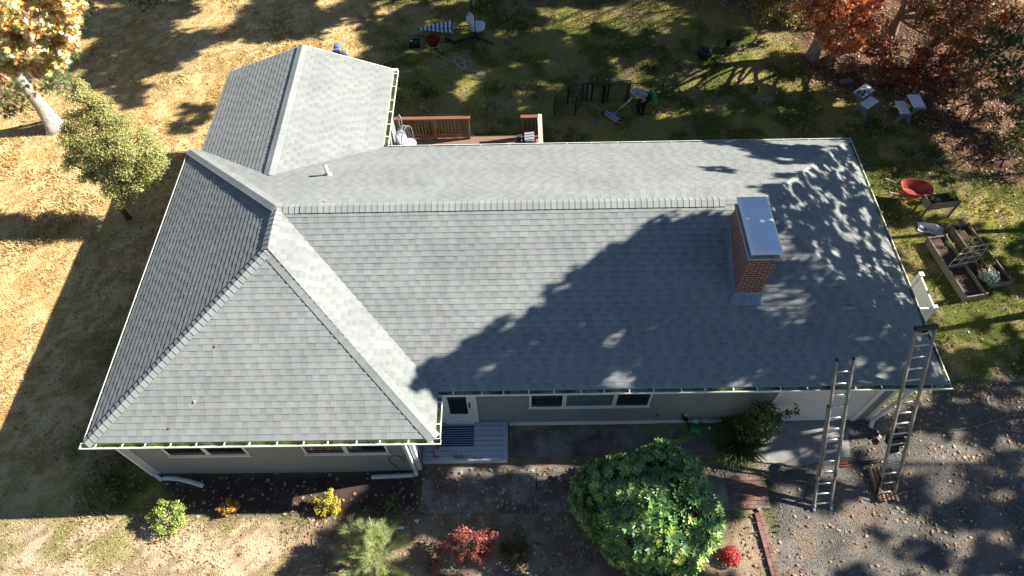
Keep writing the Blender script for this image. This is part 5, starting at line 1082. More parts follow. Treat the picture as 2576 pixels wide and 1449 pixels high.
# tomato cages
def cage(label,base,h,rs,tilt,group='wire tomato cages'):
    base=np.array(base,float); t=thing('tomato_cage',label,'plant support',base,group); up=unit(np.array([tilt[0],tilt[1],1.])); e1=unit(np.cross(up,[0,1,0.])); e2=np.cross(up,e1)
    for k,(f,r) in enumerate(rs):
        mb=MB(); n=20; mb.tube([base+up*h*f+(e1*math.cos(6.283*i/n)+e2*math.sin(6.283*i/n))*r for i in range(n+1)],.007,5); mb.build('ring',M_black,t,smooth=True)
    for i in range(3):
        a=6.283*i/3+.4; q=[base+up*h*f+(e1*math.cos(a)+e2*math.sin(a))*r for f,r in rs]; mb=MB(); mb.tube([base+(e1*math.cos(a)+e2*math.sin(a))*rs[0][1]*.6]+q,.007,5); mb.build('leg',M_black,t)
cage('dark wire plant cage with rings at the corner of the beds',g(2372,607),1.35,[(.08,.17),(.5,.16),(.78,.15),(.98,.14)],(.05,.05))
# planter on legs
c=np.array([22.98,7.31,0]); rz=.13; t=thing('planter_box','grey wooden planter box on four dark legs, green plants inside','planter',c)
X=np.array([math.cos(rz),math.sin(rz),0]);Y=np.array([-X[1],X[0],0]);Z=np.array([0,0,1.])
for s,q in ((-1,0),(1,0)): 
    mb=MB(); mb.box(c+Y*s*.185+Z*.63,(.96,.025,.28),ax=(X,Y,Z)); mb.build('side_board',M_wood,t)
    mb=MB(); mb.box(c+X*s*.47+Z*.63,(.025,.345,.28),ax=(X,Y,Z)); mb.build('end_board',M_wood,t)
    for r_ in (-1,1): mb=MB(); mb.box(c+X*s*.49+Y*r_*.2+Z*.385,(.045,.045,.78),ax=(X,Y,Z)); mb.build('leg',mat('dark_post',(.10,.085,.07),.7) if (s==-1 and r_==-1) else bpy.data.materials['dark_post'],t)
mb=MB(); mb.box(c+Z*.6,(.9,.33,.2),ax=(X,Y,Z)); mb.build('soil',M_soil,t)
low_bush('lettuce_plant','bright lime green plant at the right end of the planter',c+X*.3+Z*.7,[(c+X*.3+Y*.08+Z*.85,.15),(c+X*.38+Z*.8,.12),(c+X*.25+Z*.95+Y*.1,.12)],.06,[(.42,.55,.06),(.3,.42,.06)],3000,321,shape=OVAL)
low_bush('lettuce_plant','pale yellow green plant at the left end of the planter',c-X*.25+Z*.7,[(c-X*.28+Z*.78,.12),(c-X*.2-Y*.08+Z*.76,.1)],.05,[(.5,.55,.16),(.35,.4,.1)],2600,322,shape=OVAL)
# wheelbarrow
t=thing('wheelbarrow','rusty red wheelbarrow with empty tray beside the planter','wheelbarrow',(22.45,7.92,0)); c=np.array([22.45,7.92,0]); rz=-.10
X=np.array([math.cos(rz),math.sin(rz),0]);Y=np.array([-X[1],X[0],0])
M_red=mat('red_steel',(.42,.07,.04),.45,.2,5,col2=(.30,.05,.03)); M_redin=mat('worn_red_tray',(.46,.11,.07),.5,.3,4,col2=(.30,.03,.04))
def ring(z,a,b,xo,n=36,e=3.2): 
    out=[]
    for i in range(n):
        th=6.283*i/n; cx=math.cos(th); sy=math.sin(th); ee=2.3 if cx>0 else e; out.append(c+X*(xo+a*math.copysign(abs(cx)**(2/ee),cx))+Y*b*math.copysign(abs(sy)**(2/ee),sy)+Z*z)
    return out
mb=MB(); R0=ring(.62,.50,.34,.03); R1=ring(.60,.48,.325,.03); R2=ring(.33,.30,.21,-.04); R3_=ring(.60,.47,.315,.03); R4=ring(.35,.285,.195,-.04)
n=36; rr=[ring(.28,.28,.2,-.04),ring(.6,.485,.33,.03),ring(.62,.505,.35,.03),ring(.628,.49,.335,.03)]
for A,B in zip(rr[:-1],rr[1:]):
    for i in range(n): j=(i+1)%n; mb.face([A[i],A[j],B[j],B[i]])
mb.face(rr[0][::-1]); mb.build('tray',M_red,t)
mb=MB(); A=ring(.628,.488,.333,.03); B=ring(.35,.285,.2,-.04)
for i in range(n): j=(i+1)%n; mb.face([A[i],B[i],B[j],A[j]])
mb.face(B); mb.build('tray_lining',M_redin,t)
for s in (-1,1):
    mb=MB(); mb.tube([c-X*.92+Y*s*.29+Z*.62,c-X*.45+Y*s*.26+Z*.47,c+X*.1+Y*s*.17+Z*.27,c+X*.62+Y*s*.07+Z*.2],.02,8); o=mb.build('handle',M_wood,t)
    mb=MB(); mb.tube([c-X*.93+Y*s*.29+Z*.622,c-X*.78+Y*s*.283+Z*.58],.026,8); mb.build('grip',M_black,o)
    mb=MB(); mb.tube([c-X*.38+Y*s*.25+Z*.45,c-X*.42+Y*s*.28+Z*.02,c-X*.18+Y*s*.26+Z*.02,c-X*.05+Y*s*.2+Z*.32],.016,6); mb.build('leg',M_red,t)
mb=MB(); mb.lathe(c+X*.62+Z*.2,[(.11,-.045),(.19,-.03),(.2,0),(.19,.03),(.11,.045)],20,ax=(X,Z,-Y)); mb.build('wheel',M_black,t,smooth=True)
# soil bag
p=g(2341,577,.02); t=thing('soil_bag','crumpled white and grey plastic soil bag on the grass','bag',p); rs=np.random.default_rng(5); mb=MB(); nx_,ny_=14,10; G=[]
for j in range(ny_):
    for i in range(nx_):
        u,v=i/(nx_-1)-.5,j/(ny_-1)-.5; z=.06+.16*math.exp(-((u-.05)**2+(v-.25)**2)*14)+.07*math.sin(9*u+3*v)*math.cos(7*v)+rs.uniform(-.015,.02)
        G.append((p[0]+u*.72+v*.1,p[1]-u*.28+v*.36,max(.01,z*(1-.9*max(abs(u),abs(v))**4*12))))
for j in range(ny_-1):
    for i in range(nx_-1): a=j*nx_+i; mb.face([G[a],G[a+1],G[a+nx_+1],G[a+nx_]])
mb.build('plastic',mat('bag_plastic',(.50,.50,.53),.35,.15,4),t)
mb=MB(); 
for j in range(1,3):
    for i in range(2,7): a=j*nx_+i; mb.face([np.array(G[q])+np.array([0,0,.006]) for q in (a,a+1,a+nx_+1,a+nx_)])
mb.build('printed_label',mat('dark_print',(.03,.035,.09),.4),t)
# ================================================================ BACK LAWN THINGS
M_pgrey=mat('grey_plastic',(.15,.17,.21),.5,.12,6); M_pwhite=mat('pale_plastic_top',(.84,.86,.88),.4,.05,3)
def bench(label,loc,rz):
    t=thing('convertible_bench',label,'bench',(0,0,0),'grey and white convertible garden benches')
    Lb=.78; 
    for nm,xc,z,wd in (('tabletop',.19,.72,.42),('seat',-.17,.44,.36)):
        mb=MB()
        for k in range(4): mb.b2((xc-wd/2+k*wd/4+.002,-Lb/2+.05,z-.03),(xc-wd/2+(k+1)*wd/4-.002,Lb/2-.05,z))
        o=mb.build(nm,M_pwhite,t,local=True); mb=MB()
        for s in (-1,1): mb=MB(); mb.b2((xc-wd/2-.01,min(s*(Lb/2-.052),s*Lb/2),z-.05),(xc+wd/2+.01,max(s*(Lb/2-.052),s*Lb/2),z+.006)); mb.build('end_trim',M_pgrey,o,local=True,bevel=.008)
    for s in (-1,1):
        y=s*(Lb/2-.03); mb=MB(); 
        n=8; arch=[]
        def hexq(q0,q1,w0,w1):
            mb.hexa([(q0[0]-w0,y-.03,q0[1]),(q0[0]+w0,y-.03,q0[1]),(q0[0]+w0,y+.03,q0[1]),(q0[0]-w0,y+.03,q0[1])],[(q1[0]-w1,y-.03,q1[1]),(q1[0]+w1,y-.03,q1[1]),(q1[0]+w1,y+.03,q1[1]),(q1[0]-w1,y+.03,q1[1])])
        for lx in (-1,1):
            prev=(-.17+lx*.29,0.); 
            for k in range(1,5): f=k/4; cur=(-.17+lx*(.29-.17*f**.7),.36*f); hexq(prev,cur,.022+.012*(k-1),.022+.012*k); prev=cur
        mb.b2((-.17-.17,y-.03,.34),(-.17+.17,y+.03,.39)); mb.b2((-.17-.15,y-.02,.25),(-.17+.15,y+.02,.27)) 
        for k in range(3): mb.b2((-.24+k*.06,y-.02,.271),(-.225+k*.06,y+.02,.339))
        mb.build('end_frame',M_pgrey,t,local=True)
        mb=MB(); mb.bar((-.02,y,.45),(.16,y,.67),.05,.05,up=(0,1,0)); mb.build('table_arm',M_pgrey,t,local=True)
    t.location=loc; t.rotation_euler[2]=rz; return t
bench('blue grey convertible bench with bare white tops, right one',(23.56,11.85,0),0)
bench('blue grey convertible bench with a saw on it, left one',(22.18,12.27,0),math.radians(128))
# saw on the bench
p=g(2160,240,.8); t=thing('circular_saw','dark green and grey power saw lying on the left bench','saw',p)
mb=MB(); mb.lathe(p+np.array([0,0,.02]),[(.10,0),(.12,.02),(.12,.05),(.06,.07)],16,ax=((.8,.6,0),(-.3,.4,.87),(.52,-.7,.5))); mb.build('blade_guard',M_pgrey,t,smooth=True)
mb=MB(); mb.box(p+np.array([.06,.04,.05]),(.26,.12,.12),rz=-.3); mb.build('body',mat('tool_dark_green',(.03,.06,.05),.4,.2,10),t,bevel=.03)
mb=MB(); mb.tube([p+np.array([-.05,.05,.1]),p+np.array([.02,.07,.18]),p+np.array([.15,.05,.17]),p+np.array([.2,.02,.08])],.018,8); mb.build('handle',M_black,t,smooth=True)
mb=MB(); mb.box(p+np.array([.09,-.0,.115]),(.05,.04,.012),rz=-.3); mb.build('label',mat('lime_label',(.35,.6,.08),.5),t)
p=g(2181,232,.74); t=thing('clamp','thin black clamp lying on the tabletop of the left bench','clamp',p)
mb=MB(); mb.tube([p+np.array([-.08,.14,.01]),p+np.array([0,0,.01]),p+np.array([.05,-.12,.01])],.010,6); mb.build('bar',M_black,t)
mb=MB(); mb.tube([p+np.array([.09,.12,.015]),p+np.array([.03,.02,.03]),p+np.array([.10,-.06,.015])],.012,6); mb.build('jaw',M_black,t)
# garden tray with prongs (grey)
p=g(2128,203,.04); t=thing('leaf_scoop','grey slotted leaf scoop lying at the wood edge','garden tool',p)
mb=MB(); mb.box(p,(.5,.22,.03),rz=.3); mb.build('blade',mat('worn_grey_plastic',(.18,.19,.17),.7,.2,6),t,bevel=.01)
for k in range(5): mb=MB(); q=p+np.array([math.cos(.3)*(-.2+.1*k)+.03,math.sin(.3)*(-.2+.1*k)-.15,-.01]); mb.box(q,(.035,.10,.015),rz=.3); mb.build('tooth',M_pgrey,t)
# trash bag, pot, toy
p=g(1771,140,.0); t=thing('trash_bag','shiny black rolled trash bag lying on the back lawn','bag',p)
V,Fs=bmesh_ico(4); V=np.array(V); ang=np.arctan2(V[:,1],V[:,2]); V2=np.sign(V)*np.abs(V)**.8; V2=V2*np.array([.27,.33,.19]); V2*= (1+.05*np.sin(V[:,1]*26+V[:,0]*5)[:,None]+.12*(vnoise(V[:,0]+V[:,2],V[:,1],2.5,4,3)[:,None]-.5)); mb=MB(); mb.mesh(V2+p+np.array([0,.02,.16]),Fs); mb.build('bag',mat('glossy_black_plastic',(.010,.013,.018),.42,.2,10,bump=.01,bscale=25,spec=.4),t,smooth=True)
mb=MB(); mb.tube([p+np.array([.05,-.3,.12]),p+np.array([.07,-.36,.1]),p+np.array([.1,-.38,.05])],[.05,.03,.05],8); mb.build('knot',M_black,t)
p=g(1831,113,0); mb=MB(); mb.lathe(p,[(.08,0),(.11,.16),(.12,.16),(.12,.19),(.09,.19),(.08,.06),(.01,.06)],16); mb.tube([p+np.array([.0,.0,.1]),p+np.array([.01,.02,.36])],.012,5); props(mb.build('flower_pot',M_black),'small black nursery pot standing near the trash bag','plant pot')
p=g(1679,119,0); t=thing('toy_scoop','tiny orange toy with blue end on the back lawn','toy',p); mb=MB(); mb.box(p+np.array([.03,-.04,.03]),(.16,.06,.05),rz=-.7); mb.build('body',mat('orange_plastic',(.75,.16,.03),.4),t,bevel=.01); mb=MB(); mb.box(p+np.array([-.05,.03,.03]),(.08,.07,.06),rz=-.7); mb.build('end_cap',mat('blue_plastic',(.03,.15,.65),.4),t,bevel=.01)
# playpen
pen=thing('playpen_fence','open black wire exercise pen of folding panels on the lawn','pen',g(1520,262))
PB={k:g(*v) for k,v in dict(a=(1393,292),b=(1446.6,292),c=(1427,265.5),d=(1474,256),e=(1487,254.7),f=(1514,258),g=(1527,258),h=(1581,250),i=(1464,258),j=(1518,261),k=(1574,258),l=(1629,260),m=(1663,245)).items()}
M_pen=mat('black_coated_wire',(.018,.018,.018),.4,.1,5,spec=.5)
for a,b in ('ac','cd','ab','bi','ij','jk','kl','lm','de','ef','fg','gh'):
    A,B=PB[a],PB[b]; L=np.linalg.norm(B-A); d=(B-A)/L; hh=.88; mb=MB(); r=.05; e=d*.012
    mb.tube([A+e+Z*.02,A+e+Z*(hh-r),A+e+d*r*.4+Z*(hh-r*.3),A+e+d*r+Z*hh,B-e-d*r+Z*hh,B-e-d*r*.4+Z*(hh-r*.3),B-e+Z*(hh-r),B-e+Z*.02],.017,6); mb.tube([A+Z*.08,B+Z*.08],.009,5)
    o=mb.build('panel_frame',M_pen,pen,smooth=True); mb=MB(); n_=int(L/.045)
    for i in range(1,n_): q=A+d*L*i/n_; mb.tube([q+Z*.08,q+Z*hh],.0032,4,cap=False)
    if n_>1: mb.build('wire_mesh',M_pen,o)
# lawn hose
hp=[(962,160),(985,148),(1010,138),(1040,130),(1070,128),(1095,133),(1125,150),(1150,160),(1170,158),(1168,146),(1155,142),(1143,150),(1148,166),(1165,172),(1175,166),(1168,152),(1180,152),(1186,160),(1178,172),(1160,168),(1142,158),(1140,146),(1150,141),(1162,150),(1172,168),(1160,182),(1146,182),(1150,172),(1180,176),(1205,182),(1218,190),(1222,188),(1215,196),(1200,198),(1185,192),(1165,184),(1155,190),(1150,196)]
hose('garden_hose','long pale garden hose snaking and looping over the back lawn','hose',[g(u,v,.03+.01*(i%3)) for i,(u,v) in enumerate(hp)],.011,M_cord)
# crate and mum stand
p=g(1044,116); t=thing('plastic_crate','black open plastic crate with small items on the back lawn','crate',p)
mb=MB(); 
for s in (-1,1): mb.b2((p[0]-.19,p[1]+s*.12-.01,0),(p[0]+.19,p[1]+s*.12+.01,.26)); mb.b2((p[0]+s*.19-.01,p[1]-.109,0),(p[0]+s*.19+.01,p[1]+.109,.26))
mb.b2((p[0]-.18,p[1]-.11,0.005),(p[0]+.18,p[1]+.11,.02)); mb.build('box',M_black,t)
mb=MB(); mb.lathe(p+np.array([-.12,0,.2]),[(.045,0),(.045,.07),(.02,.08)],12); mb.build('bottle',M_white,t); mb=MB(); mb.b2((p[0]-.05,p[1]-.08,.1),(p[0]+.16,p[1]+.07,.2)); mb.build('contents',M_pgrey,t)
p=g(1093,136); p=p+np.array([0,0,0]); t=thing('plant_stand','yellow metal plant stand on thin legs under red mums','plant stand',p); M_yel=mat('yellow_metal',(.55,.40,.03),.5)
for i in range(3):
    a=6.283*i/3-.5+3.14; mb=MB(); mb.tube([p+np.array([math.cos(a)*.30,math.sin(a)*.26,0]),p+np.array([math.cos(a)*.22,math.sin(a)*.2,.3]),p+np.array([math.cos(a)*.30,math.sin(a)*.27,.52])],.016,6); mb.build('leg',M_yel,t)
mb=MB(); mb.tube([p+np.array([math.cos(6.283*i/20)*.27,math.sin(6.283*i/20)*.25,.47]) for i in range(21)],.016,6); mb.build('ring',M_yel,t)
mb=MB(); mb.lathe(p+np.array([0,0,.28]),[(.13,0),(.2,.24),(.17,.24)],16); mb.build('pot',M_black,t)
mum('big dark red chrysanthemum on the yellow plant stand',p+np.array([0,0,.5]),.29,[(.22,.012,.02),(.32,.02,.03),(.14,.01,.015)],331)
# umbrella folded, lying
a=g(1052,73,.12); b=g(1141,67,.2); t=thing('patio_umbrella','closed blue and white striped umbrella lying on back lawn','umbrella',(a+b)/2)
ax=unit(b-a); e1=unit(np.cross(ax,[0,0,1])); e2=np.cross(e1,ax); Lu=np.linalg.norm(b-a); mb=MB(); n=28; K_=34; rings=[]
def urad(f): return (.035+.30*f**.85)*(1 if f<.93 else 1-(f-.93)*7)
for k in range(K_+1):
    f=k/K_; rr=urad(min(f,1)); ringp=[]
    for j in range(n):
        th=6.283*j/n; q=rr*(1+.22*math.cos(th*6+f*2)); ringp.append(a+ax*Lu*f+e1*math.cos(th)*q*.85+e2*math.sin(th)*q*.62)
    rings.append(ringp)
for k in range(K_):
    for j in range(n):
        jj=(j+1)%n; blue=(k%4<2); mb.face([rings[k][j],rings[k][jj],rings[k+1][jj],rings[k+1][j]],mi=1 if blue else 0)
mb.face(rings[-1],mi=0); mb.build('canopy',[mat('white_canvas',(.68,.72,.76),.8,.05,5),mat('blue_canvas',(.05,.13,.24),.8,.1,5)],t)
mb=MB(); mb.tube([a-ax*.06,a+ax*.05],.015,6); mb.tube([b,g(1182,65,.06)],.02,8); mb.build('pole',M_black,t)
mb=MB(); q=g(1138,80,.08); mb.box(q,(.05,.16,.05),rz=.2); mb.tube([q+np.array([-.1,.12,.05]),q],.015,5); mb.build('crank',M_white,t)
p=g(1138,104,.03); t=thing('umbrella_base','black folded metal umbrella base on the lawn','umbrella base',p); mb=MB(); mb.bar(g(1120,96,.06),g(1152,111,.06),.12,.06); mb.bar(g(1126,97,.09),g(1148,108,.09),.05,.06); mb.build('base_bars',M_black,t,bevel=.01); mb=MB(); mb.tube([g(1104,107,.05),g(1132,104,.05)],.018,6); mb.build('pole',M_black,t); mb=MB(); mb.box(g(1150,112,.05),(.07,.07,.05)); mb.build('end_cap',M_steel,t)
# egg chairs
def eggchair(label,base,face,frame_m,cush_m,arms,zs=0.,pole_dir=(-.4,.3),sc=1.,net_rows=9,feet=True,net_r=.006,cushions=True):
    base=np.array(base,float); t=thing('hanging_egg_chair',label,'hanging chair',base)
    X=np.array([math.cos(face),math.sin(face),0]); Y=np.array([-X[1],X[0],0]); c=base+Z*.93*sc
    if feet:
        for k,a_ in enumerate(arms): mb=MB(); mb.tube([base+Z*.05,np.array([*a_[:2],base[2]+.03])],[.035,.03],8); mb.build('foot',frame_m,t,smooth=True)
    pd=np.array([*pole_dir,0]); mb=MB(); top=base+Z*2.0*sc; mb.tube([base+Z*.04,base+pd*.55+Z*.25,base+pd*1.15+Z*.9*sc,base+pd*1.1+Z*1.6*sc,base+pd*.5+Z*2.*sc,base+Z*1.95*sc],.028,8); mb.build('pole',frame_m,t,smooth=True)
    mb=MB(); mb.tube([base+Z*1.95*sc,base+Z*1.5*sc],.012,6); mb.build('chain',M_steel,t)
    rx,rz_=.40*sc,.60*sc
    mb=MB() # opening rim
    mb.tube([c+X*(.12+.05*math.cos(th))*sc+Y*math.cos(th)*rx+Z*math.sin(th)*rz_ for th in np.linspace(-1.2,math.pi+1.2,26)],.016,6); mb.build('rim',frame_m,t,smooth=True)
    mb=MB()
    def sp(ph,th): # th: latitude, ph: azimuth around back
        return c+(-X*math.cos(ph)*.85+Y*math.sin(ph))*math.cos(th)*rx+Z*math.sin(th)*rz_
    for th in np.linspace(-1.35,1.35,net_rows): mb.tube([sp(ph,th) for ph in np.linspace(-1.75,1.75,15)],net_r,4,cap=False)
    for ph in np.linspace(-1.75,1.75,13): mb.tube([sp(ph,th) for th in np.linspace(-1.5,1.5,15)],net_r,4,cap=False)
    mb.build('basket',frame_m,t)
    V,Fs=bmesh_ico(3); V=np.array(V)
    def cush(name,ctr,r3,lean=0.):
        q=np.sign(V)*np.abs(V)**.75; q=q*np.array(r3); q=q*(1-.10*(np.abs(np.sin(q[:,0:1]*16/sc))*np.abs(np.sin(q[:,1:2]*16/sc))<.12)); P=c+np.outer(q[:,0],X)+np.outer(q[:,1],Y)+np.outer(q[:,2],Z)+X*ctr[0]*sc+Y*ctr[1]*sc+Z*ctr[2]*sc+np.outer(q[:,2]*lean,-X); mb=MB(); mb.mesh(P,Fs); mb.build(name,cush_m,t,smooth=True)
    cush('seat_cushion',(.10,0,-.34),(.33*sc,.34*sc,.13*sc)); cush('back_cushion',(-.17,0,-.08),(.12*sc,.33*sc,.30*sc),.35)
    return t
M_cush=mat('white_cushion',(.66,.67,.69),.85,.06,6); M_lav=mat('lavender_grey_cushion',(.34,.34,.43),.85,.06,6)
M_fgrey=mat('grey_frame',(.20,.21,.23),.5)
eggchair('black wire egg chair with white cushions on the back lawn',(8.11,16.85,0),-.15,M_black,M_cush,[(7.28,16.62),(8.8,16.42),(8.05,15.93),(8.15,17.6)],pole_dir=(-.12,.42),sc=.92,net_r=.004)
# ---- rear deck
M_cedar=mat('cedar_stain',(.225,.095,.055),.6,.15,6,streak=(8,8,1)); M_dkb=mat('deck_board',(.24,.155,.11),.7,.2,5,streak=(1,9,1))
t=thing('deck','cedar coloured rear deck with baluster railings','deck',(8,9.2,0)); zd=.5
mb=MB(); y=7.58
while y<10.66: mb.b2((5.5,y,zd-.03),(10.55,y+.135,zd)); y+=.14
mb.build('decking',M_dkb,t); mb=MB(); mb.b2((5.5,10.69,.1),(10.55,10.72,zd-.03)); mb.b2((10.552,7.6,.1),(10.58,10.72,zd-.03)); mb.build('skirt_board',M_cedar,t)
M_sunrail=mat('sunlit_top_rail',(.66,.55,.42),.6,.1,5,streak=(9,1,1))  # paler than the cedar rails: sunlight painted into its colour
def railing(a,b,posts,topm,nb):
    a=np.array(a,float);b=np.array(b,float); d=unit(b-a); L=np.linalg.norm(b-a); mb=MB(); mb.bar(a+Z*(zd+.93)-d*.05,b+Z*(zd+.93)+d*.05,.14,.035); r_=mb.build('top_rail',topm,t,bevel=.005)
    mb=MB(); mb.bar(a+Z*(zd+.87),b+Z*(zd+.87),.04,.08); mb.build('upper_rail',M_cedar,t); mb=MB(); mb.bar(a+Z*(zd+.13),b+Z*(zd+.13),.04,.08); mb.build('lower_rail',M_cedar,t)
    for f in posts: mb=MB(); q=a+d*L*f; mb.box(q+Z*(zd+.35),(.09,.09,1.12)); mb.build('post',M_cedar,t,bevel=.004)
    for i in range(nb):
        f=(i+.6)/nb
        if any(abs(f-p_)*L<.07 for p_ in posts): continue
        mb=MB(); q=a+d*L*f; mb.box(q+Z*(zd+.5),(.036,.036,.70)); mb.build('baluster',M_cedar,t)
railing((5.62,10.6,0),(8.08,10.6,0),(.02,.52,.985),M_cedar,22); railing((9.86,10.6,0),(10.36,10.6,0),(.05,),M_cedar,4); railing((10.45,7.9,0),(10.45,10.64,0),(.02,.5,.98),M_sunrail,22)
eggchair('grey egg chair with lavender grey cushions standing on rear deck',(5.98,9.88,zd),-.35,M_fgrey,M_lav,[(5.6,10.2),(6.4,10.2),(6.3,9.5),(5.7,9.5)],pole_dir=(-.15,.28),sc=.80,net_r=.007)
p=g(1343,346,.9); p=np.array([10.10,10.2,zd]); t=thing('storage_bin','grey lidded storage bin on the deck beside sunlit rail','bin',p)
mb=MB(); mb.box(p+Z*.2,(.30,.40,.40)); mb.build('body',M_pgrey,t,bevel=.02); mb=MB(); mb.box(p+Z*.415,(.33,.43,.03)); mb.build('lid',mat('bin_lid',(.33,.34,.36),.5),t,bevel=.008)
p=np.array([9.80,10.15,zd]); t=thing('tool_bag','black bag with white and blue bits on the deck beside bin','bag',p); V,Fs=bmesh_ico(3); V=np.array(V); mb=MB(); mb.mesh(np.sign(V)*np.abs(V)**.8*np.array([.15,.2,.2])*(1+.1*np.sin(V[:,0:1]*9))+p+Z*.2,Fs); mb.build('bag',M_black,t,smooth=True); mb=MB(); mb.mesh(V*np.array([.07,.06,.06])+p+Z*.42+np.array([0,.08,0]),Fs); mb.build('cloth',M_white,t,smooth=True); mb=MB(); mb.tube([p+np.array([-.17,-.15,.2]),p+np.array([-.15,.1,.36])],.018,6); mb.build('strap',mat('light_blue',(.2,.35,.6),.5),t)
# branches
rng=np.random.default_rng(401)
t=thing('fallen_branch','bare fallen branch lying on the lawn behind the deck','branch',g(1012,285))
mb=MB(); mb.tube([g(1003,262,.05),g(1008,276,.1),g(1014,286,.08),g(1030,298,.05),g(1036,305,.03)],[.012,.022,.03,.028,.02],6); mb.tube([g(1014,286,.08),g(1003,294,.05),g(998,298,.03)],[.015,.01,.006],5); mb.tube([g(1008,276,.1),g(1015,268,.15)],[.012,.004],5); mb.build('limb',M_bark,t)
for i in range(9):
    u=rng.uniform(1040,1170); v=rng.uniform(308,345); a=rng.uniform(-.6,1.2); L=rng.uniform(.5,1.3); p=g(u,v,.05); q=p+np.array([math.cos(a)*L,math.sin(a)*L,.05]); mb=MB(); m=(p+q)/2+np.array([0,0,.08]); mb.tube([p,m,q],[.014,.011,.005],5); mb.tube([m,m+np.array([math.cos(a+.7)*.3,math.sin(a+.7)*.3,.05])],[.007,.003],4)
    props(mb.build('fallen_branch',M_wood),'thin bare stick in the brush pile behind the cedar railing','branch','bare sticks in the brush pile behind the deck')
# ---- magnetic sweeper
pl,prr=g(1520,283,.08),g(1557,308,.08); ax=unit(prr-pl); t=thing('magnetic_sweeper','blue and grey rolling magnetic sweeper with yellow wheel hubs','sweeper',(pl+prr)/2); nrm_=np.array([-ax[1],ax[0],0]); 
M_blue=mat('blue_paint',(.02,.12,.55),.35); L=np.linalg.norm(prr-pl)
mb=MB(); mb.box((pl+prr)/2+Z*.01,(L-.06,.10,.11),ax=(ax,nrm_,Z)); mb.build('magnet_bar',mat('brushed_bar',(.50,.47,.40),.4,.1,6,metal=.3),t,bevel=.01)
mb=MB(); mb.box((pl+prr)/2+nrm_*.01+Z*.075,(L-.05,.10,.016),ax=(ax,nrm_,Z)); mb.build('top_cover',M_blue,t)
mb=MB(); mb.box((pl+prr)/2+nrm_*.03+Z*.088,(L-.1,.03,.008),ax=(ax,nrm_,Z)); mb.build('release_strip',M_alu,t)
for s,q in ((-1,pl),(1,prr)):
    mb=MB(); mb.lathe(q+ax*s*.0,[(.085,-.02),(.095,0),(.085,.025)],20,ax=(nrm_,Z,ax)); w_=mb.build('wheel',M_black,t,smooth=True); mb=MB(); mb.lathe(q+ax*s*.028-ax*.004*s,[(.06,-.004),(.06,.004)],16,ax=(nrm_,Z,ax)); mb.build('hub',mat('yellow_hub',(.75,.42,.03),.4) if s<0 else bpy.data.materials['yellow_hub'],w_)
hand=g(1584,252,.86); hb=(pl+prr)/2+Z*.09+nrm_*.06; mb=MB(); mb.mesh([hb-ax*.1,hb+ax*.1,hb+ax*.1+nrm_*.03,hb-ax*.1+nrm_*.03,hb-ax*.02+unit(hand-hb)*.16,hb+ax*.02+unit(hand-hb)*.16],[(0,1,5,4),(3,2,5,4),(0,4,3),(1,2,5),(0,3,2,1)]); mb.build('bracket',M_blue,t)
mb=MB(); mb.tube([hb+unit(hand-hb)*.12,hand+unit(hand-hb)*.12],.013,8); mb.build('handle',M_alu,t,smooth=True)
# ---- people
def skin(name,pts,edges,rad,m,parent,root=0,sub=1):
    off=woff(parent) if parent is not None else np.zeros(3)
    me=bpy.data.meshes.new(name); me.from_pydata([tuple(np.array(p,float)-off) for p in pts],edges,[]); o=new_obj(name,me,parent,m)
    o.modifiers.new('skin','SKIN'); me.skin_vertices.new() if not me.skin_vertices else None
    sv=me.skin_vertices[0].data
    for i,r in enumerate(rad): sv[i].radius=(r,r) if not isinstance(r,tuple) else r; sv[i].use_root=(i==root)
    s=o.modifiers.new('sub','SUBSURF'); s.levels=sub; s.render_levels=sub
    for mm in o.modifiers:
        if mm.type=='SKIN': mm.use_smooth_shade=True
    return o
M_skin=mat('skin',(.36,.19,.13),.55,.05,8); M_hood=mat('grey_hoodie',(.27,.30,.38),.9,.12,14,bump=.004,bscale=30); M_trou=mat('black_trousers',(.012,.012,.015),.85,.2,8); M_denim=mat('blue_grey_sweatshirt',(.12,.16,.26),.9,.12,14,bump=.004,bscale=30)
def hands(body,wrist,d,side,m,grip=True,sc=1.):
    wrist=np.array(wrist,float); d=unit(np.array(d,float)); s=unit(np.cross(d,side)); s2=np.cross(s,d)
    pts=[wrist,wrist+d*.05*sc]; ed=[(0,1)]; rad=[.026*sc,(.032*sc)]
    for k in range(4):
        o=s*(-.027+.018*k)*sc; b=len(pts); L=[.040,.045,.042,.034][k]*sc
        pts+=[wrist+d*.085*sc+o,wrist+d*(.085*sc+L*.6)+o+s2*.02*sc,wrist+d*(.085*sc+L*.5)+o+s2*.05*sc]; ed+=[(1,b),(b,b+1),(b+1,b+2)]; rad+=[.010*sc,.009*sc,.008*sc]
    b=len(pts); pts+=[wrist+d*.03*sc+s*.035*sc,wrist+d*.06*sc+s*.05*sc+s2*.02*sc,wrist+d*.07*sc+s*.035*sc+s2*.045*sc]; ed+=[(1,b),(b,b+1),(b+1,b+2)]; rad+=[.013*sc,.011*sc,.009*sc]
    return skin('hand',pts,ed,rad,m,body,0,1)
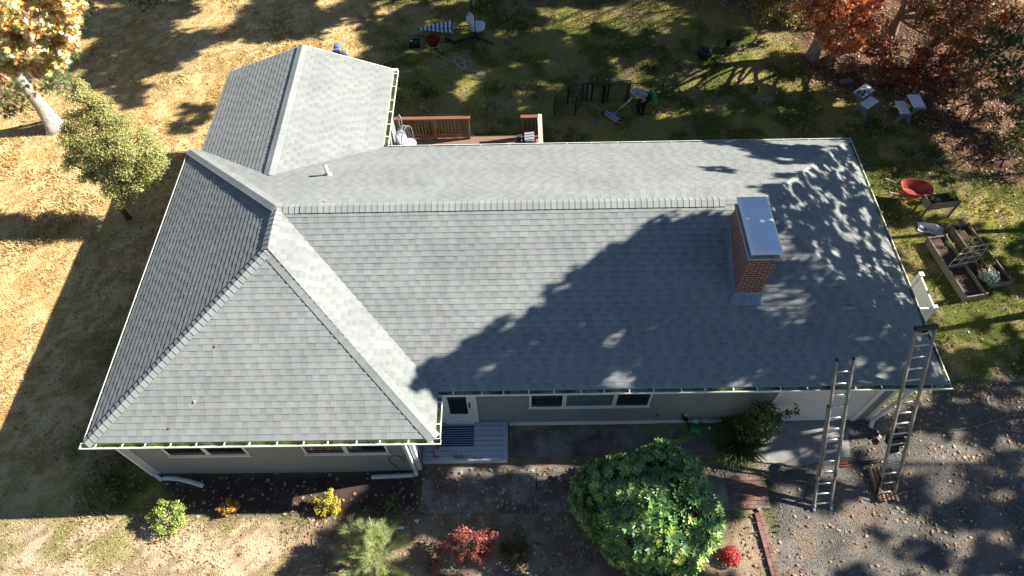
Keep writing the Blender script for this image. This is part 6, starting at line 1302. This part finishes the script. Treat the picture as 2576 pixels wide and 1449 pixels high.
def face(head,c,fw,up,r,parent,m):
    fw=unit(np.array(fw,float)); up=unit(np.array(up,float)-fw*(fw@np.array(up,float))); sd_=np.cross(fw,up); c=np.array(c)
    V,Fs=bmesh_ico(2); V=np.array(V)
    mb=MB(); mb.mesh(V*np.array([1,1,1])*.2*r+c+fw*r*.98-up*r*.10,Fs); mb.build('nose',m,parent,smooth=True)
    for s in (-1,1):
        mb=MB(); mb.mesh(V*.13*r+c+fw*r*.86+sd_*s*r*.34+up*r*.12,Fs); mb.build('eye',M_black,parent,smooth=True)
        mb=MB(); mb.mesh(V*.24*r*np.array([1,1,1])+c+sd_*s*r*.86-up*r*.05,Fs); mb.build('ear',m,parent,smooth=True)
    mb=MB(); mb.mesh(V*np.array([.28,.28,.09])*r+c+fw*r*.84-up*r*.45,Fs); mb.build('mouth',mat('lip',(.25,.09,.07),.6),parent,smooth=True)
# person with sweeper, bent forward
f0=g(1606,287); f1=g(1617,288)
t=thing('person','bent over person in grey hoodie and black trousers pushing the sweeper','person',(f0+f1)/2)
Fd=np.array([-.93,-.37,0]); Sd=np.array([Fd[1],-Fd[0],0])*1.   # facing, side
base=(f0+f1)/2; pel=base+Z*.80-Fd*.10; lum=pel+Fd*.12+Z*.12; ch=pel+Fd*.34+Z*.27; nk=pel+Fd*.45+Z*.33; hd=nk+Fd*.15+Z*.03
kL=f0+Fd*.10+Z*.42; kR=f1+Fd*.06+Z*.42
shL=ch+Fd*.04-Sd*.17; shR=ch+Fd*.04+Sd*.17
if (shL-shR)[0]>0: pass
hand2=pel+Fd*.22-Z*.02; near=Sd if Sd[1]<0 else -Sd      # side nearer to camera
shN=ch+near*.17+Fd*.02; shF=ch-near*.17+Fd*.02; wF=hand+unit(ch-hand)*.05; elF=(shF+wF)/2+np.array([0,.05,-.05]); elN=shN-Fd*.16-Z*.20+near*.06; wN=pel+Fd*.20+near*.14-Z*.02
hipN=pel+near*.09; hipF=pel-near*.09; kN,kF=(kL,kR) if near@(f0-f1)>0 else (kR,kL); fN,fF=(f0,f1) if near@(f0-f1)>0 else (f1,f0)
body=skin('body',[pel,lum,ch,nk,hd,hipN,kN,fN+Z*.08,hipF,kF,fF+Z*.08,shN,elN,wN,shF,elF,wF],[(0,1),(1,2),(2,3),(3,4),(0,5),(5,6),(6,7),(0,8),(8,9),(9,10),(2,11),(11,12),(12,13),(2,14),(14,15),(15,16)],[.11,.10,.12,.05,.095,.075,.055,.035,.075,.055,.035,.05,.036,.025,.05,.036,.025],M_skin,t,0,2)
face(body,hd,Fd*.6-Z*.8,Fd*.8+Z*.6,.09,body,M_skin)
skin('hoodie',[pel,lum,ch,nk-Fd*.02,shN,elN,wN-unit(wN-elN)*.02,shF,elF,wF-unit(wF-elF)*.03],[(0,1),(1,2),(2,3),(2,4),(4,5),(5,6),(2,7),(7,8),(8,9)],[.145,.14,.16,.09,.075,.06,.045,.075,.06,.045],M_hood,t,0,2)
skin('trousers',[pel-Z*.02,hipN,kN,fN+Z*.10,hipF,kF,fF+Z*.10],[(0,1),(1,2),(2,3),(0,4),(4,5),(5,6)],[.135,.11,.08,.065,.11,.08,.065],M_trou,t,0,2)
for q in (fN,fF): skin('shoe',[q-Fd*.06+Z*.045,q+Fd*.06+Z*.045,q+Fd*.16+Z*.035],[(0,1),(1,2)],[.045,.045,.03],M_black,t,0,1)
# hood: cap around the head open at the face
V,Fs=bmesh_ico(3); V=np.array(V); hf=unit(Fd*.7-Z*.7); keep=[f for f in Fs if np.mean([V[i]@hf for i in f])<.45]; mb=MB(); mb.mesh(V*np.array([.125,.125,.13])+hd-hf*.02,keep); mb.mesh(V[:, :]*.09+nk-Fd*.03+Z*.06,Fs); mb.build('hood',M_hood,t,smooth=True)
hands(t,wF,hand-wF+np.array([0,0,-.02]),(0,0,1),mat('pale_glove',(.6,.6,.58),.7),sc=1.1); hands(t,wN,Fd*.5-Z*.6,Sd,M_skin,sc=1.)
# green cloth hanging at the back of the waist
cl0=pel-Fd*.14+Z*.16; mb=MB(); nx_=7; ny_=7; Gc=[]
for j in range(ny_):
    for i in range(nx_): u=(i/(nx_-1)-.5); v=j/(ny_-1); Gc.append(cl0+near*(.02)+Sd*u*.40*(1+.3*v)-Fd*(.07+.10*math.sin(v*1.6)+.025*math.sin(u*14))-Z*(v*.42-.02*math.cos(u*12)))
for j in range(ny_-1):
    for i in range(nx_-1): a=j*nx_+i; mb.face([Gc[a],Gc[a+1],Gc[a+nx_+1],Gc[a+nx_]])
o=mb.build('green_cloth',mat('teal_green_cloth',(.03,.62,.36),.7),t,smooth=True); m_=o.modifiers.new('s','SOLIDIFY'); m_.thickness=.012
# pale print on the back of the hoodie
bn=unit(np.cross(Sd,ch-pel)); bn=bn if bn[2]>0 else -bn; mb=MB(); bd=unit(ch-pel)
for a_,b_,w_,h_ in ((0,.03,.10,.03),(-.02,-.02,.06,.04),(.03,-.05,.12,.02),(0,-.09,.09,.025)): mb.box(lum+bd*(.12+b_)+Sd*a_+bn*.150,(w_,h_,.006),ax=(Sd,bd,bn))
mb.build('back_print',mat('pale_print',(.55,.56,.45),.7),t)
# person with blue cap behind the rear gable
hd=g(847,113,1.55); base=np.array([hd[0]+.05,hd[1]-.06,0]); t=thing('person','person in blue cap and blue sweatshirt half hidden behind rear gable','person',base)
Fd=np.array([-.15,-.99,0]); Sd=np.array([1,-.15,0]); pel=base+Z*.92; lum=base+Z*1.08; ch=base+Z*1.30; nk=base+Z*1.43+Fd*.03; hd=base+Z*1.56+Fd*.07
sL=ch-Sd*.19;sR=ch+Sd*.19; eL=sL-Z*.26-Sd*.06;eR=sR-Z*.26+Sd*.08; wL=eL+Fd*.2-Z*.08; wR=eR+Fd*.16-Z*.10
body=skin('body',[pel,lum,ch,nk,hd-Z*.02,pel-Sd*.1,base-Sd*.11+Z*.48,base-Sd*.11+Z*.08,pel+Sd*.1,base+Sd*.11+Z*.48,base+Sd*.11+Z*.08,sL,eL,wL,sR,eR,wR],[(0,1),(1,2),(2,3),(3,4),(0,5),(5,6),(6,7),(0,8),(8,9),(9,10),(2,11),(11,12),(12,13),(2,14),(14,15),(15,16)],[.12,.11,.13,.055,.098,.08,.055,.036,.08,.055,.036,.055,.038,.026,.055,.038,.026],M_skin,t,0,2)
face(body,hd,Fd,Z,.1,body,M_skin)
skin('sweatshirt',[pel,lum,ch,nk-Z*.03,sL,eL,wL-unit(wL-eL)*.03,sR,eR,wR-unit(wR-eR)*.03],[(0,1),(1,2),(2,3),(2,4),(4,5),(5,6),(2,7),(7,8),(8,9)],[.155,.15,.17,.085,.085,.065,.05,.085,.065,.05],M_denim,t,0,2)
skin('trousers',[pel,pel-Sd*.1-Z*.05,base-Sd*.11+Z*.48,base-Sd*.11+Z*.1,pel+Sd*.1-Z*.05,base+Sd*.11+Z*.48,base+Sd*.11+Z*.1],[(0,1),(1,2),(2,3),(0,4),(4,5),(5,6)],[.14,.11,.085,.07,.11,.085,.07],M_trou,t,0,2)
for s in (-1,1): q=base+Sd*s*.11; skin('shoe',[q-Fd*.06+Z*.045,q+Fd*.06+Z*.045,q+Fd*.16+Z*.035],[(0,1),(1,2)],[.045,.045,.03],M_black,t,0,1)
hands(t,wL,wL-eL,(0,0,1),M_skin); hands(t,wR,wR-eR,(0,0,1),M_skin)
keep=[f for f in Fs if np.mean([V[i][2] for i in f])>.12]; mb=MB(); mb.mesh(V*np.array([.118,.128,.125])+hd+Z*.02,keep); n=12; br0=[hd+Z*.045+(Fd*math.cos(a)+Sd*math.sin(a))*.12 for a in np.linspace(-1.1,1.1,n)]; br1=[hd+Z*.02+(Fd*math.cos(a)*(.22)+Sd*math.sin(a)*.115) for a in np.linspace(-1.1,1.1,n)]
for i in range(n-1): mb.face([br0[i],br0[i+1],br1[i+1],br1[i]])
M_cap=mat('blue_cap',(.07,.17,.55),.8); cap_=mb.build('cap',M_cap,t,smooth=True)
mb=MB(); q=hd+Z*.115+Fd*.075; upn=unit(Fd*.55+Z); e2=unit(np.cross(Sd,upn)); e2=e2 if e2[1]>0 else -e2
for a,b in (((-.02,.03),(-.02,-.02)),((-.02,.03),(.01,-.0)),((.01,0),(.025,.03)),((-.02,-.02),(.02,-.025))): mb.bar(q+Sd*a[0]+e2*a[1]+upn*.008,q+Sd*b[0]+e2*b[1]+upn*.008,.006,.004,up=upn)
mb.build('cap_emblem',M_white,cap_)
# scarf like dark collar / strap
mb=MB(); mb.tube([nk+Fd*.10-Z*.02+Sd*.07,ch+Fd*.14-Z*.02+Sd*.04,lum+Fd*.15],[.035,.05,.04],8); mb.build('shirt_front',M_trou,t,smooth=True)
a=wR+unit(wR-eR)*.09; b=g(873,118,.62); t2=thing('broom','pale wooden handled broom held by the person in blue cap','broom',b); mb=MB(); mb.tube([a-(b-a)*.25,b],.016,8); mb.build('handle',M_slat,t2); mb=MB(); mb.tube([b-unit(b-a)*.02,b+unit(b-a)*.1],[.03,.04],8); mb.build('head',mat('pale_green_plastic',(.38,.42,.2),.6),t2)
# leaves lying on the roof
rl=[(693,215),(805,530),(430,1075),(492,1010),(545,870),(820,508),(1230,400),(470,740)]
for i,(u,v) in enumerate(rl):
    p=None
    d_=ray(u,v)
    best=None
    for f_,n_ in list(zip(faces,N))+list(zip(rear,NR)):
        t_=((np.array(f_[0])-CAM)@n_)/(d_@n_); q=CAM+d_*t_
        if inpoly(np.array([q[0]]),np.array([q[1]]),[(a[0],a[1]) for a in f_])[0] and (best is None or t_<best[0]): best=(t_,q,n_)
    if best is None: continue
    _,q,n_=best; U_,V_=frames(n_[None,:]+.15*randdirs(1,rng),rng); o=leaves('fallen_leaf',(q+n_*.035)[None,:],U_,V_,[.10],palette(1,[(.50,.30,.18),(.55,.42,.30)],None,.1,rng),OAK,M_dry,None,.4); props(o,'small tan dry leaf lying on the grey shingle roof','leaf','stray dry leaves on the roof')
